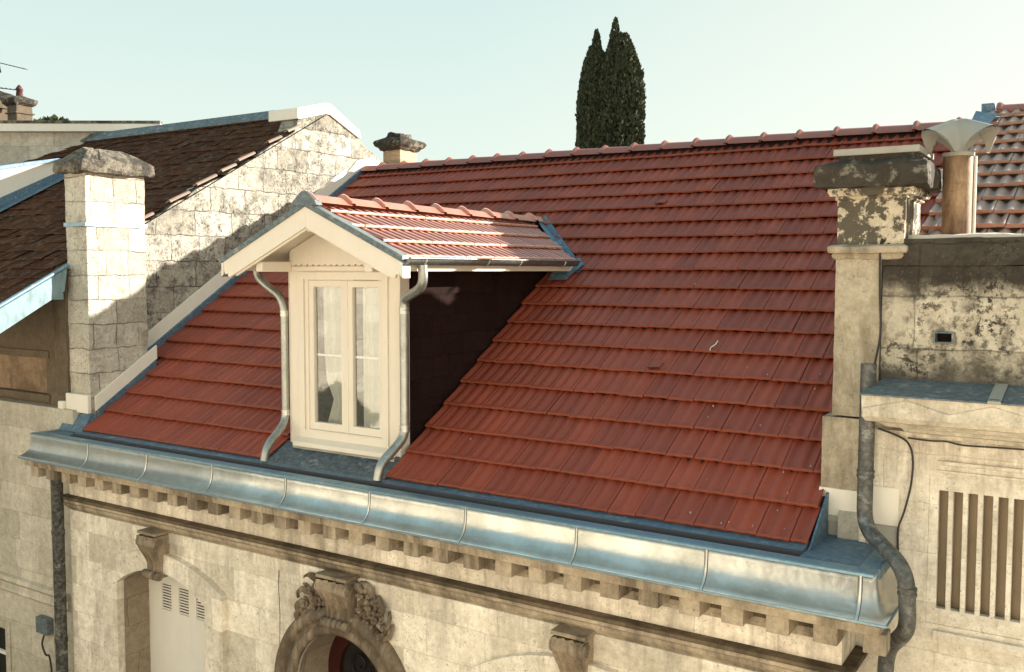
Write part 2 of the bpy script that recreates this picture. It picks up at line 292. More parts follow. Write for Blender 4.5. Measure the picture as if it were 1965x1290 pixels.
def sweep(mb, prof, path, smooth=False):
    """profile (d, z): d = outward projection; path = list of (point_xy, outward_xy) already mitred"""
    n = len(prof); vs = []
    for (px, py), (ox, oy) in path: vs += [(px + ox * d, py + oy * d, z) for d, z in prof]
    fs = [(i * n + k, i * n + (k + 1) % n, (i + 1) * n + (k + 1) % n, (i + 1) * n + k) for i in range(len(path) - 1) for k in range(n)]
    mb.add(vs, fs + [tuple(range(n)), tuple(range((len(path) - 1) * n, len(path) * n))[::-1]], smooth)

def ss(a, b, x): t = np.clip((x - a) / (b - a), 0, 1); return t * t * (3 - 2 * t)
def tile_grid(P0, U, S, nu, nv, w=.235, g=.3434, amp=.013, th=.030, lift=.030, jit=.003, seed=1, width=.19, stag=.5, flutes=2, nose_round=True, u0=0):
    """modelled interlocking tiles laid from P0: courses run along U, rows climb along S. Returns a bmesh with rnd and nose layers."""
    rg = np.random.default_rng(seed); U = np.array(U, float); S = np.array(S, float); N = np.cross(U, S); N /= np.linalg.norm(N)
    if N[2] < 0: N = -N
    nuS = 8 * flutes + 1
    us = np.concatenate([[.0015], np.linspace(.006, w - .006, nuS), [w - .0015]]); sv = np.array([0, .010, .022, .036, .055, .09, g * .6, g + .03])
    ph = ((us / (w / flutes)) % 1) - .5; groove = np.exp(-(ph / width) ** 2)
    V, F, RN, NO, CH = [], [], [], [], []; base = 0; P0 = np.array(P0, float); m = len(us); k_ = len(sv)
    loc = []
    for i in range(k_ - 1):
        for j in range(m - 1): loc.append((i * m + j, i * m + j + 1, (i + 1) * m + j + 1, (i + 1) * m + j))
    for j in range(m - 1): loc.append((k_ * m + j, k_ * m + j + 1, j + 1, j))
    loc = np.array(loc)
    for r in range(nv):
        for k in range(nu):
            du, ds, dh = rg.normal(0, jit * .3), rg.normal(0, jit * .8), rg.normal(0, jit * .6); rv = rg.random(); tilt = rg.normal(0, jit * .8)
            uu = u0 + (k + (r % 2) * stag) * w + us + du
            fade = ss(.014, .05, sv)[:, None]
            h = th * .5 + dh - lift * (sv[:, None] / g) - amp * groove[None, :] * fade + tilt * (us[None, :] / w - .5)
            h[:, 0] -= .005; h[:, -1] -= .007
            if nose_round: h[0, :] -= .007; h[1, :] -= .002
            ssv = r * g + sv[:, None] + ds + 0 * us[None, :] + (.004 * groove[None, :] * (sv[:, None] < .005))
            top = P0 + uu[None, :, None] * U + ssv[..., None] * S + h[..., None] * N
            bot = P0 + uu[:, None] * U + (ssv[0] + .002)[:, None] * S + (h[0] - th * .58)[:, None] * N
            V.append(np.concatenate([top.reshape(-1, 3), bot])); F.append(loc + base); base += k_ * m + m
            CH.append(np.concatenate([(np.clip(groove[None, :] * fade * 1.7, 0, 1) * np.ones((k_, 1))).ravel(), np.zeros(m)])); RN.append(np.full(k_ * m + m, rv)); no = np.zeros((k_, m)); no[0] = 1; no[1] = .9; no[2] = .35; NO.append(np.concatenate([no.ravel(), np.ones(m)]))
    V = np.concatenate(V); F = np.concatenate(F)
    me = bpy.data.meshes.new('tmp'); me.from_pydata(V.tolist(), [], F.tolist())
    for nm, arr in (('rnd', RN), ('nose', NO), ('groove_shade', CH)):
        a = me.attributes.new(nm, 'FLOAT', 'POINT'); a.data.foreach_set('value', np.concatenate(arr))
    me.polygons.foreach_set('use_smooth', [True] * len(F))
    bm = bmesh.new(); bm.from_mesh(me); bpy.data.meshes.remove(me); return bm
def clipped(bm, clips):
    c = bm.copy()
    for p, nrm in clips:   # keep the side the normal points away from
        geo = c.verts[:] + c.edges[:] + c.faces[:]
        bmesh.ops.bisect_plane(c, geom=geo, plane_co=p, plane_no=nrm, clear_outer=True)
    return c
def bm_obj(name, bms, m, parent):
    """several bmeshes into ONE mesh object"""
    tot = bmesh.new(); off = OFF[parent.name]
    me = bpy.data.meshes.new(name)
    for b in bms:
        t = bpy.data.meshes.new('t'); b.to_mesh(t); tot.from_mesh(t); bpy.data.meshes.remove(t)
    bmesh.ops.recalc_face_normals(tot, faces=[]) if False else None
    bmesh.ops.translate(tot, verts=tot.verts, vec=-off); tot.to_mesh(me); tot.free(); me.materials.append(MT[m])
    o = bpy.data.objects.new(name, me); COL.objects.link(o); o.parent = parent; OFF[o.name] = off; return o
def ridge_tiles(mb, p0, d, n, L, r=.115, slope=.6, seed=3, collar=.05, zdrop=0):
    """angular/rounded ridge caps laid along direction d"""
    rr = random.Random(seed); p0 = Vector(p0); d = Vector(d).normalized(); side = Vector((0, 0, 1)).cross(d).normalized(); RN = []
    mb.att.setdefault('rnd', []); mb.att.setdefault('nose', [])
    prof = []
    prof = [(1.2, -.12), (1.12, .0), (.85, .22), (.55, .44), (.30, .58), (.12, .64), (0, .655), (-.12, .64), (-.30, .58), (-.55, .44), (-.85, .22), (-1.12, .0), (-1.2, -.12)]; prof = [(a * r, b * r) for a, b in prof]
    for i in range(n):
        rv = rr.random(); j = rr.uniform(-.004, .004)
        secs = [(0, 1.10, .012), (collar * .5, 1.16, .020), (collar, 1.10, .012), (collar + .02, 1.0, .0), (L + .03, .95, -.008)]
        vs = []
        for t, k, dz in secs:
            c = p0 + d * (i * L + t)
            vs += [c + side * (x * k) + Vector((0, 0, y * k + dz + j)) for x, y in prof]
        m = len(prof)
        mb.add(vs, [(a * m + b, a * m + b + 1, (a + 1) * m + b + 1, (a + 1) * m + b) for a in range(len(secs) - 1) for b in range(m - 1)] + [tuple(range(m))], True)
        mb.att['rnd'] += [rv] * len(vs); mb.att['nose'] += [0.6 if q < 3 * m else 0 for q in range(len(vs))]

# ================================================================== ground and street
MB().box(-90, 70, -60, 90, -.4, -.004).build('ground', 'earth', kind='structure')
MB().box(-90, 70, .6, 5.2, -.3, .02).build('street', 'asphalt', kind='structure')
MB().box(-90, 70, 5.2, 6.38, -.3, .14).build('pavement', 'pave', kind='structure')
MB().box(-90, 70, -.62, .6, -.3, .14).build('pavement', 'pave', kind='structure')

# ================================================================== main house
T = .6508; EY = 6.4135; EZ = 5.1297
def rz(y, o=0): return EZ + T * (y - EY) + o
S_ = np.array([0, 1, T]) / math.hypot(1, T); XC = -6.215
house = root('town_house', (-5.9, 6.38, 0), 'stone town house with new red tiled roof, gabled dormer window and zinc covered cornice', 'house')
FY = 6.38
def seg_arch(cx, hw, z0, zs, zc, n=14):
    # rectangle with a segmental head
    s = zc - zs; r = (hw * hw + s * s) / (2 * s); a = math.asin(hw / r); pts = [(cx - hw, z0)]
    for k in range(n + 1):
        t = -a + 2 * a * k / n; pts.append((cx + r * math.sin(t), zc - r + r * math.cos(t)))
    return pts + [(cx + hw, z0)]
def rnd_arch(cx, r, z0, zc, n=28):
    return [(cx - r, z0)] + [(cx - r * math.cos(math.pi * k / n), zc + r * math.sin(math.pi * k / n)) for k in range(n + 1)] + [(cx + r, z0)]
WL = seg_arch(-8.58, .74, 1.1, 3.49, 3.73); WR = seg_arch(-3.43, .74, 1.1, 3.49, 3.73); DO = rnd_arch(-5.97, .60, .16, 2.98)
f = MB(); f.holed([(-10.3, 0), (-1.45, 0), (-1.45, 4.80), (-10.3, 4.80)], [WL, WR, DO], 'y', FY, FY + .42); f.build('wall', 'facade', house)
# party and rear walls of the house
f = MB(); f.ext([(6.82, 0), (17.5, 0), (17.5, 5.0), (11.9, 8.62), (6.82, rz(6.82, -.14))], 'x', -10.45, -10.1); f.ext([(6.82, 0), (17.5, 0), (17.5, 5.0), (11.9, 8.62), (6.82, rz(6.82, -.14))], 'x', -1.6, -1.3); f.box(-10.1, -1.6, 17.2, 17.5, 0, 5.0)
f.build('side_wall', 'lfacade', house)
# window surrounds (proud bands), reveals and shutters
def band(inner, outer):
    mb = MB(); n = len(inner); vs = []
    return mb
def arch_band(name, cx, hw, t, z0, zs, zc, y0, y1, m, parent):
    a = seg_arch(cx, hw, z0, zs, zc); b = seg_arch(cx, hw + t, z0, zs + .16, zc + .21)
    mb = MB(); n = len(a)
    vs = [(p[0], y, p[1]) for y in (y0, y1) for p in a] + [(p[0], y, p[1]) for y in (y0, y1) for p in b]
    fs = []
    for i in range(n - 1):
        fs += [(i, i + 1, 2 * n + i + 1, 2 * n + i), (2 * n + i, 2 * n + i + 1, 3 * n + i + 1, 3 * n + i), (i, n + i, n + i + 1, i + 1)]
    mb.add(vs, fs); return mb.build(name, m, parent, bevel=.006)
arch_band('window_surround', -8.58, .742, .27, 1.1, 3.49, 3.73, FY - .075, FY, 'facade', house)
arch_band('window_surround', -3.43, .742, .27, 1.1, 3.49, 3.73, FY - .075, FY, 'facade', house)
def shutter(cx):
    mb = MB(); pts = seg_arch(cx, .735, 1.1, 3.485, 3.725); holes = []
    for dx in (-.42, -.12, .18): holes.append([(cx + dx - .085, 3.10), (cx + dx + .085, 3.10), (cx + dx + .085, 3.40), (cx + dx - .085, 3.40)])
    mb.holed(pts, holes, 'y', 6.72, 6.77)
    for k in (2.3, 4.5, 6.7): mb.box(cx - .735 + k * .163, cx - .735 + k * .163 + .003, 6.718, 6.72, 1.1, 3.66)
    sh = mb.build('shutter', 'white', house, bevel=.003)
    for h in holes:
        lv = MB()
        for q in range(9): lv.box(h[0][0], h[1][0], 6.723, 6.730, 3.108 + q * .0325, 3.108 + q * .0325 + .017)
        lv.build('louvre', 'white', sh)
        bk = MB().box(h[0][0], h[1][0], 6.740, 6.743, 3.10, 3.40); bk.build('louvre_shade', 'dark', sh)  # near-black sheet stands in for the shade between the slats
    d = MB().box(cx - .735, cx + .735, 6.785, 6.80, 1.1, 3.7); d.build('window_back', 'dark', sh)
shutter(-8.58); shutter(-3.43)
# darker stone reveals lining each opening
def lining(name, pts, y0, y1, m, inset=.004):
    cx = sum(p[0] for p in pts) / len(pts); cz = sum(p[1] for p in pts) / len(pts); mb = MB(); n = len(pts)
    q = [(p[0] + (inset if p[0] < cx - .05 else -inset if p[0] > cx + .05 else 0), p[1] - (inset if p[1] > cz else 0)) for p in pts]
    mb.add([(p[0], y, p[1]) for y in (y0, y1) for p in q], [(i, i + 1, n + i + 1, n + i) for i in range(n - 1)]); return mb.build(name, m, house)
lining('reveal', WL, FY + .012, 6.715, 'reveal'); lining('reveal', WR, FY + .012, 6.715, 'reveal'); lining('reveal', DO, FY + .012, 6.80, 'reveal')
# round arch: moulded archivolt in stepped rings
def archivolt():
    mb = MB(); prof = [(.60, 6.37), (.60, 6.33), (.625, 6.305), (.665, 6.30), (.695, 6.32), (.705, 6.345), (.73, 6.345), (.74, 6.31), (.77, 6.285), (.815, 6.28), (.84, 6.30), (.86, 6.33), (.868, 6.38)]
    N = 48; m = len(prof); vs = []; ang = [(-.0, None)]
    st = []
    for k in range(N + 1):
        a = math.pi * k / N; st.append((math.cos(a), math.sin(a), 0))
    for c, s_, _ in st: vs += [(-5.97 + r * c, y, 2.98 + r * s_) for r, y in prof]
    fs = [(i * m + j, i * m + j + 1, (i + 1) * m + j + 1, (i + 1) * m + j) for i in range(N) for j in range(m - 1)]
    mb.add(vs, fs, True)
    for sgn in (1, -1):
        v2 = [(-5.97 + sgn * r, y, z) for z in (2.98, .16) for r, y in prof]; mb.add(v2, [(j, j + 1, m + j + 1, m + j) for j in range(m - 1)], True)
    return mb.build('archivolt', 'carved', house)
archivolt()
# door with fanlight and scrolled ironwork
dr = MB(); dr.holed(rnd_arch(-5.97, .598, .17, 2.98), [rnd_arch(-5.97, .44, 1.2, 2.98)], 'y', 6.80, 6.85); dr.box(-6.56, -5.38, 6.80, 6.86, .17, 1.2); door = dr.build('door', 'door', house, bevel=.006)
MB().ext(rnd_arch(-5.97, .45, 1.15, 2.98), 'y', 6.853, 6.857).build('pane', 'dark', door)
ir = MB()
def spiral(cx, cz, r0, turns, sg, rot=0, y=6.81, rr=.012):
    pts = []; N = int(26 * turns)
    for k in range(N + 1):
        t = k / N; a = rot + sg * t * turns * 2 * math.pi; r = r0 * (1 - .82 * t); pts.append((cx + r * math.cos(a), y, cz + r * math.sin(a)))
    ir.tube(pts, rr, 6)
for sx_ in (-1, 1):
    spiral(-5.97 + sx_ * .17, 3.10, .17, 1.6, sx_, 1.2); spiral(-5.97 + sx_ * .2, 2.72, .18, 1.7, -sx_, 2.0); spiral(-5.97 + sx_ * .17, 2.32, .17, 1.6, sx_, .4); spiral(-5.97 + sx_ * .17, 1.92, .17, 1.6, -sx_, .4)
ir.tube([(-5.97, 6.81, 1.2), (-5.97, 6.81, 3.42)], .012, 6); ir.tube([(-6.4, 6.81, 2.52), (-5.54, 6.81, 2.52)], .012, 6)
ir.build('grille', 'iron', door)
# consoles / keystones
def console(cx, w0, z_top, z_bot, name='console', mat='carved', leaves=False):
    mb = MB(); H_ = z_top - z_bot; nz = 26; ribs = 31; vs = []
    for i in range(nz + 1):
        t = i / nz; z = z_top - H_ * t
        d = .045 + .085 * (1 - ss(.0, .75, np.array(t))) + .018 * math.sin(t * 6.5) + (.035 * math.exp(-((t - .95) / .06) ** 2)); ww = w0 * (1 - .28 * t)
        for j in range(ribs):
            u = j / (ribs - 1) * 2 - 1; rib = .016 * math.cos(u * math.pi * 3.5) * (1 if abs(u) < .97 else 0) + .014 * (1 if abs(u) > .82 else 0)
            vs.append((cx + u * ww, FY - .075 - float(d) - rib, z))
    b = len(vs)
    fs = [(i * ribs + j, i * ribs + j + 1, (i + 1) * ribs + j + 1, (i + 1) * ribs + j) for i in range(nz) for j in range(ribs - 1)]
    for i in range(nz + 1):
        for j in (0, ribs - 1): vs.append((vs[i * ribs + j][0], FY, vs[i * ribs + j][2]))
    for i in range(nz): fs += [(i * ribs, (i + 1) * ribs, b + 2 * (i + 1), b + 2 * i), (i * ribs + ribs - 1, b + 2 * i + 1, b + 2 * (i + 1) + 1, (i + 1) * ribs + ribs - 1)]
    mb.add(vs, fs, True)
    mb.box(cx - w0 * 1.12, cx + w0 * 1.12, FY - .20, FY - .002, z_top + .015, z_top + .045)
    # scroll ends: an upper and lower volute roll
    for k, (zz, rr, dd) in enumerate(((z_top - .075, .062, .165), (z_bot + .03, .045, .135))):
        ww = w0 * (1.06 if k == 0 else .92)
        for q in range(5 if k else 1):
            a = -ww + q * (2 * ww / 5) if k else -ww; bb = a + (2 * ww / 5) * .9 if k else ww
            mb.tube([(cx + a, FY - dd, zz), (cx + a + .012, FY - dd, zz), (cx + bb - .012, FY - dd, zz), (cx + bb, FY - dd, zz)], [rr * .8, rr, rr, rr * .8], 14)
        for sg in (-1, 1):
            pts = []
            for t_ in range(30):
                t = t_ / 29; a = t * 2.6 * 2 * math.pi; r = rr * (1 - .85 * t); pts.append((cx + sg * (ww + .006), FY - dd + r * math.cos(a), zz + r * math.sin(a)))
            mb.tube(pts, .009, 5)
    return mb.build(name, mat, house, bevel=0)
console(-8.60, .135, 4.15, 3.68); console(-3.45, .135, 4.15, 3.68)
kc = console(-5.93, .165, 4.15, 3.70, 'keystone')
# carved flowers and leaves either side of the keystone
lv = MB(); rr_ = random.Random(5)
def petal_flower(cx, cz, r, y, n=6):
    for k in range(n):
        a = 2 * math.pi * k / n + rr_.random() * .3; c = Vector((cx + r * .62 * math.cos(a), y, cz + r * .62 * math.sin(a))); vs = []
        for i in range(5):
            for j in range(8):
                th_ = math.pi * i / 8; p = 2 * math.pi * j / 8
                lx = r * .46 * math.sin(th_) * math.cos(p); lz = r * .34 * math.sin(th_) * math.sin(p)
                vs.append((c.x + lx * math.cos(a) - lz * math.sin(a), c.y - r * .42 * math.cos(th_) - .02 * math.sin(th_) * math.cos(p), c.z + lx * math.sin(a) + lz * math.cos(a)))
        lv.add(vs, [(i * 8 + j, i * 8 + (j + 1) % 8, (i + 1) * 8 + (j + 1) % 8, (i + 1) * 8 + j) for i in range(4) for j in range(8)], True)
    lv.tube([(cx, y - r * .5, cz), (cx, y - .01 - r * .2, cz)], r * .22, 8)
def curl_leaf(cx, cz, L, a, y):
    vs = []; N = 8
    for i in range(N + 1):
        t = i / N; aa = a + t * 2.1; x = cx + L * t * math.cos(aa); z = cz + L * t * math.sin(aa); wd = L * .28 * math.sin(math.pi * min(t * .9 + .08, 1)) * (1 + .25 * math.sin(t * 22)); yy = y - .045 * math.sin(math.pi * t) - .01
        nx, nz = -math.sin(aa), math.cos(aa)
        vs += [(x - nx * wd, yy + .025, z - nz * wd), (x - nx * wd * .5, yy - .015, z - nz * wd * .5), (x, yy + .006, z), (x + nx * wd * .5, yy - .015, z + nz * wd * .5), (x + nx * wd, yy + .025, z + nz * wd)]
    lv.add(vs, [(i * 5 + j, i * 5 + j + 1, (i + 1) * 5 + j + 1, (i + 1) * 5 + j) for i in range(N) for j in range(4)], True)
for sg in (-1, 1):
    lv = MB()
    for (dx, z, r) in ((.27, 4.03, .085), (.36, 3.93, .08), (.26, 3.90, .075), (.43, 3.84, .065), (.33, 3.80, .075), (.45, 3.97, .05)):
        petal_flower(-5.93 + sg * dx, z + rr_.uniform(-.01, .01), r, FY - .045, 6)
    for (dx, z, L, a) in ((.22, 4.02, .17, .6), (.33, 4.02, .17, .2), (.44, 3.9, .15, -.4), (.47, 3.80, .16, -1.1), (.40, 3.73, .16, -1.6), (.28, 3.76, .15, -2.2), (.5, 3.72, .14, -1.3)):
        curl_leaf(-5.93 + sg * dx, z, L, a if sg > 0 else math.pi - a - 2.1, FY - .03)
    lv.build('carved_flowers', 'carved', house)
f = MB(); f.tube([(-6.84, FY, 4.16), (-6.80, FY, 4.10), (-6.815, FY, 3.9), (-6.80, FY, 3.6), (-6.81, FY, 3.3), (-6.83, FY, 2.9)], [.004, .006, .004, .0045, .003, .002], 5); f.build('crack', 'dark', house)
# string course
prof = [(.0, 4.345), (.085, 4.335), (.092, 4.312), (.07, 4.296), (.0, 4.296)]; prof2 = [(.0, 4.295), (.066, 4.295), (.072, 4.27), (.045, 4.248), (.04, 4.215), (.02, 4.19), (.0, 4.165)]
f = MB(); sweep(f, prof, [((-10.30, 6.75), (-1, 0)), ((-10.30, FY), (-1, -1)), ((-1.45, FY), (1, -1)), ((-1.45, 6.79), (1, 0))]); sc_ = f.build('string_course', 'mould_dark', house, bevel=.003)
f = MB(); sweep(f, prof2, [((-10.30, 6.75), (-1, 0)), ((-10.30, FY), (-1, -1)), ((-1.45, FY), (1, -1)), ((-1.45, 6.79), (1, 0))]); f.build('under_moulding', 'mould', sc_, bevel=.003)
f = MB(); f.box(-10.28, -1.47, FY - .014, FY, 4.05, 4.165); f.build('fillet', 'facade', house, bevel=.003)
# cornice: bed mould, dentils, corona
PATH = [((-10.30, 6.80), (-1, 0)), ((-10.30, FY), (-1, -1)), ((-1.49, FY), (1, -1)), ((-1.49, 6.80), (1, 0))]
prof = [(0, 4.50), (.02, 4.50), (.03, 4.535), (.05, 4.55), (.05, 4.715), (.34, 4.715), (.345, 4.775), (.355, 4.785), (.37, 4.79), (.372, 4.812), (0, 4.812)]
f = MB(); sweep(f, prof, PATH); corn = f.build('cornice', 'mould', house, bevel=.004)
MB().box(-10.25, -1.5, 6.3265, 6.3295, 4.58, 4.712).build('recess_shade', 'mould_dark', corn)  # dark strip paints shade into the gaps between the dentils
dent = None
x = -10.62; k = 0
while x < -1.2:
    d = MB(); x1 = min(x + .155, -1.12)
    if x > -10.45 and x1 < -1.3: d.box(x, x1, 6.10, 6.329, 4.575, 4.7135)
    else: d.box(x, x1, 6.10, 6.24, 4.575, 4.7135)
    if dent is None: o = dent = d.build('dentil', 'mould', corn, bevel=.006); dent_x = x
    else: o = d.build('dentil', 'mould', corn, bevel=.006)
    x += .312
# zinc cavetto covering of the cornice, gutter ledge
zp = [(.385, 4.806), (.378, 4.822), (.352, 4.838), (.325, 4.862), (.303, 4.895), (.290, 4.935), (.283, 4.98), (.280, 5.03), (.280, 5.072)]
f = MB(); sweep(f, zp + [(.255, 5.072), (.255, 4.814)], PATH, True)
cz = f.build('zinc_cladding', 'zinc', house, smooth=False)
bpy.context.view_layer.update()
sm = [p.area > .02 for p in cz.data.polygons]; cz.data.polygons.foreach_set('use_smooth', [True] * len(cz.data.polygons))
f = MB(); sweep(f, [(.392, 4.800), (.392, 4.8135), (.30, 4.8135), (.30, 4.800)], PATH); sweep(f, [(.289, 5.068), (.289, 5.084), (.276, 5.090), (.180, 5.094), (.180, 5.080), (.276, 5.073)], PATH)
f.build('zinc_edge', 'zincedge', house)
for k in range(9):
    xs = -9.476 + k * 1.024; wd = .010
    sp = [(a + .004, b) for a, b in zp]; mb = MB(); vs = []
    for xx in (xs - wd, xs + wd): vs += [(xx, FY - a, b) for a, b in sp] + [(xx, FY - a + .0035, b) for a, b in sp]
    m = len(sp); mb.add(vs, [(i, i + 1, 2 * m + i + 1, 2 * m + i) for i in range(m - 1)] + [(i, i + 1, m + i + 1, m + i) for i in range(m - 1)] + [(2 * m + i, 2 * m + i + 1, 3 * m + i + 1, 3 * m + i) for i in range(m - 1)], True)
    mb.build('seam', 'zinc', cz)
    g = MB(); vs = []
    for xx in (xs + wd, xs + wd + .006): vs += [(xx, FY - a - .001, b) for a, b in zp]
    g.add(vs, [(i, i + 1, m + i + 1, m + i) for i in range(m - 1)]); g.build('seam_gap', 'slot', cz)
# gutter slot and ledge behind the zinc edge
f = MB(); f.box(-10.42, -1.30, 6.196, 6.30, 4.99, 5.0); f.box(-10.05, -1.705, 6.285, 6.2995, 5.0, 5.107); f.build('gutter', 'slot', house)
f = MB(); f.ext([(6.30, 5.108), (6.41, 5.112), (6.50, 5.13), (6.50, 5.06), (6.30, 5.06)], 'x', -10.05, -1.705)
f.ext([(6.23, 5.0885), (6.9, 5.0885), (6.9, 5.02), (6.23, 5.02)], 'x', -10.52, -10.052); f.ext([(6.23, 5.0885), (6.95, 5.0885), (6.95, 5.02), (6.23, 5.02)], 'x', -1.703, -1.19)
f.build('gutter_ledge', 'zincblue', house)
f = MB(); f.ext([(6.36, 5.09), (7.0, 5.09), (7.0, rz(7.0, -.02)), (6.42, rz(6.42, -.025))], 'x', -1.692, -1.676); f.build('edge_flashing', 'zincblue', house)
f = MB(); f.add([(-7.02, 6.36, 5.098), (-5.46, 6.36, 5.098), (-5.46, 6.70, 5.275), (-7.02, 6.70, 5.275)], [(0, 1, 2, 3)]); f.build('apron', 'zincdark', house)
# main roof tiles
NU = 40; X0 = -10.5 - .235 * .27
X0 = -2.293 - 36 * .235
bmA = tile_grid((X0, EY, EZ), (1, 0, 0), S_, 41, 19, seed=4, u0=0, amp=.021, width=.23, lift=.037, th=.032)
dy = .28782
def yrow(r): return EY + dy * r
def S3(y): return Vector((0, y, rz(y)))
up = Vector((0, -S_[1], -S_[2]))
VX = -5.10; VY = 9.38; TOPY = 10.24   # where the dormer eave and ridge meet the main roof
TX = XC + .02
RY0 = yrow(18.55)
def keepX(a, b): r = []; \
    r += [((a, 0, 0), (-1, 0, 0))] if a is not None else []; r += [((b, 0, 0), (1, 0, 0))] if b is not None else []; return r
def keepS(ya, yb):
    r = []
    if ya is not None: r.append((S3(ya), -Vector(S_)))
    if yb is not None: r.append((S3(yb), Vector(S_)))
    return r
def keepY(ya, yb):
    r = []
    if ya is not None: r.append(((0, ya, 0), (0, -1, 0)))
    if yb is not None: r.append(((0, yb, 0), (0, 1, 0)))
    return r
pieces = []
yr4 = yrow(4.0)
pieces.append(clipped(bmA, keepX(-10.065, -6.985) + keepY(None, 7.50)))
pieces.append(clipped(bmA, keepX(-10.44, -6.985) + keepY(7.50, VY)))
pieces.append(clipped(bmA, keepX(-5.462, -1.70) + keepY(None, 7.75)))
pieces.append(clipped(bmA, keepX(-5.462, -1.26) + keepY(7.75, VY)))
# valley cuts
vR = Vector((TX - VX, TOPY - VY, 0)).normalized(); nR = Vector((vR.y, -vR.x, 0)); nR = nR if nR.x > 0 else -nR   # points to +x side
vLx = 2 * XC - VX
vL = Vector((TX - vLx, TOPY - VY, 0)).normalized(); nL = Vector((-vL.y, vL.x, 0)); nL = nL if nL.x < 0 else -nL
pieces.append(clipped(bmA, keepX(TX, -1.26) + keepY(VY, RY0) + [((VX + .05, VY, 0), -nR)]))
pieces.append(clipped(bmA, keepX(-10.44, TX) + keepY(VY, RY0) + [((vLx - .05, VY, 0), -nL)]))
roof = bm_obj('roof', pieces, 'tile', house)
for b in pieces: b.free()
bmA.free()
# roof boarding under the tiles
f = MB()
def rq(x0, x1, ya, yb, o=-.055): f.add([(x0, ya, rz(ya, o)), (x1, ya, rz(ya, o)), (x1, yb, rz(yb, o)), (x0, yb, rz(yb, o)), (x0, ya, rz(ya, o - .05)), (x1, ya, rz(ya, o - .05)), (x1, yb, rz(yb, o - .05)), (x0, yb, rz(yb, o - .05))], [(0, 1, 2, 3), (4, 5, 6, 7), (0, 1, 5, 4), (2, 3, 7, 6), (0, 3, 7, 4), (1, 2, 6, 5)])
rq(-10.1, -6.93, 6.43, 7.55); rq(-10.45, -6.93, 7.55, 11.9); rq(-5.50, -1.69, 6.43, 7.75); rq(-5.50, -1.26, 7.75, 11.9); rq(-6.93, -5.5, 8.9, 11.9)
f.build('roof_deck', 'under', roof)
f = MB(); f.add([(-10.45, 11.92, 8.66), (-1.26, 11.92, 8.66), (-1.26, 17.6, 4.97), (-10.45, 17.6, 4.97)], [(0, 1, 2, 3)]); f.build('rear_slope', 'rtile', roof)
# nose edge pieces of raised vent tiles
for (x, row) in ((-3.50, 5), (-7.05 - .3, 6), (-4.95 + .35, 14), (-2.52, 15)):
    y = yrow(row) + .004; z = rz(y, .03)
    vt = MB()
    for sg in (1,):
        mb_ = [(x - .055, y - .01, z - .012), (x + .055, y - .01, z - .012), (x + .055, y + .13, z + .13 * T - .02), (x - .055, y + .13, z + .13 * T - .02), (x - .05, y - .008, z + .018), (x + .05, y - .008, z + .018)]
        vt.add(mb_, [(4, 5, 2, 3), (0, 3, 4), (1, 5, 2)])
    vt.att = {'rnd': [.5] * len(vt.v), 'nose': [.3] * len(vt.v)}; vt.build('vent_tile', 'tile', roof)
rd = random.Random(77)
for k in range(22):
    x = rd.uniform(-2.9, -1.75) if k < 18 else rd.uniform(-4.9, -2.0); y = EY + (rd.random() ** 1.8) * 1.5 + .03 if k < 18 else EY + rd.uniform(.4, 4)
    u_ = (y - EY) / dy % 1; hz = .018 - .036 * u_ ; m_ = rd.uniform(.0025, .007); sp = MB(); c0 = Vector((x, y, rz(y, hz + .004))); pts = []
    for q in range(7): a = q * 2 * math.pi / 7; rr = m_ * rd.uniform(.6, 1.3) * (2.0 if q in (2,) else 1); pts.append(c0 + Vector((math.cos(a) * rr, math.sin(a) * rr * 1.4 * .84, math.sin(a) * rr * 1.4 * .55)))
    sp.add(pts + [p + Vector((0, .002, -.004)) for p in pts], [tuple(range(7))] + [(q, (q + 1) % 7, 7 + (q + 1) % 7, 7 + q) for q in range(7)]); sp.build('dropping', 'cowl', roof)
tw = MB(); yy = yrow(5.9); tw.tube(smoothpath([(-3.07, yy + .02, rz(yy + .02, .022)), (-3.075, yy + .06, rz(yy + .06, .02)), (-3.05, yy + .10, rz(yy + .10, .018)), (-3.045, yy + .15, rz(yy + .15, .016))]), .005, 6)
tw.build('twig', 'plaster', label='thin pale twig lying on the red tiles right of the dormer', category='twig', loc=(-3.06, yy, rz(yy)))
RZ = rz(RY0) - .02
rt = MB(); ridge_tiles(rt, (-10.54, RY0 + .055, RZ + .035), (1, 0, 0), 21, .449, r=.135, slope=.65); rt.build('ridge', 'ridge', roof)
f = MB(); f.ext([(RY0 - .12, RZ - .06), (RY0 + .055, RZ + .05), (RY0 + .2, RZ - .08), (RY0 + .2, RZ - .14), (RY0 - .1, RZ - .12)], 'x', -10.44, -1.27); f.build('ridge_mortar', 'under', roof)
# rake flashing: zinc strip against the wall, then a plaster band
def rake(x, thick, ya, yb, o0, o1, m, nm):
    f = MB(); f.ext([(ya, rz(ya, o0)), (yb, rz(yb, o0)), (yb, rz(yb, o1)), (ya, rz(ya, o1))], 'x', x, x + thick); return f.build(nm, m, house, bevel=.004)
rake(-10.10, .045, 6.62, 7.44, -.12, .075, 'zincblue', 'flashing'); rake(-10.455, .05, 7.36, 11.75, -.12, .085, 'zincblue', 'flashing')
rake(-10.10, .030, 6.60, 7.46, .072, .24, 'plaster', 'plaster_band'); rake(-10.46, .022, 7.36, 11.35, .08, .29, 'plaster', 'plaster_band')
f = MB(); f.ext([(11.20, rz(11.2, .15)), (11.62, rz(11.62, .26)), (12.0, 8.86), (12.35, 8.66), (12.2, 8.50), (11.2, 8.3)], 'x', -10.46, -10.436); f.build('plaster_band', 'plaster', house)
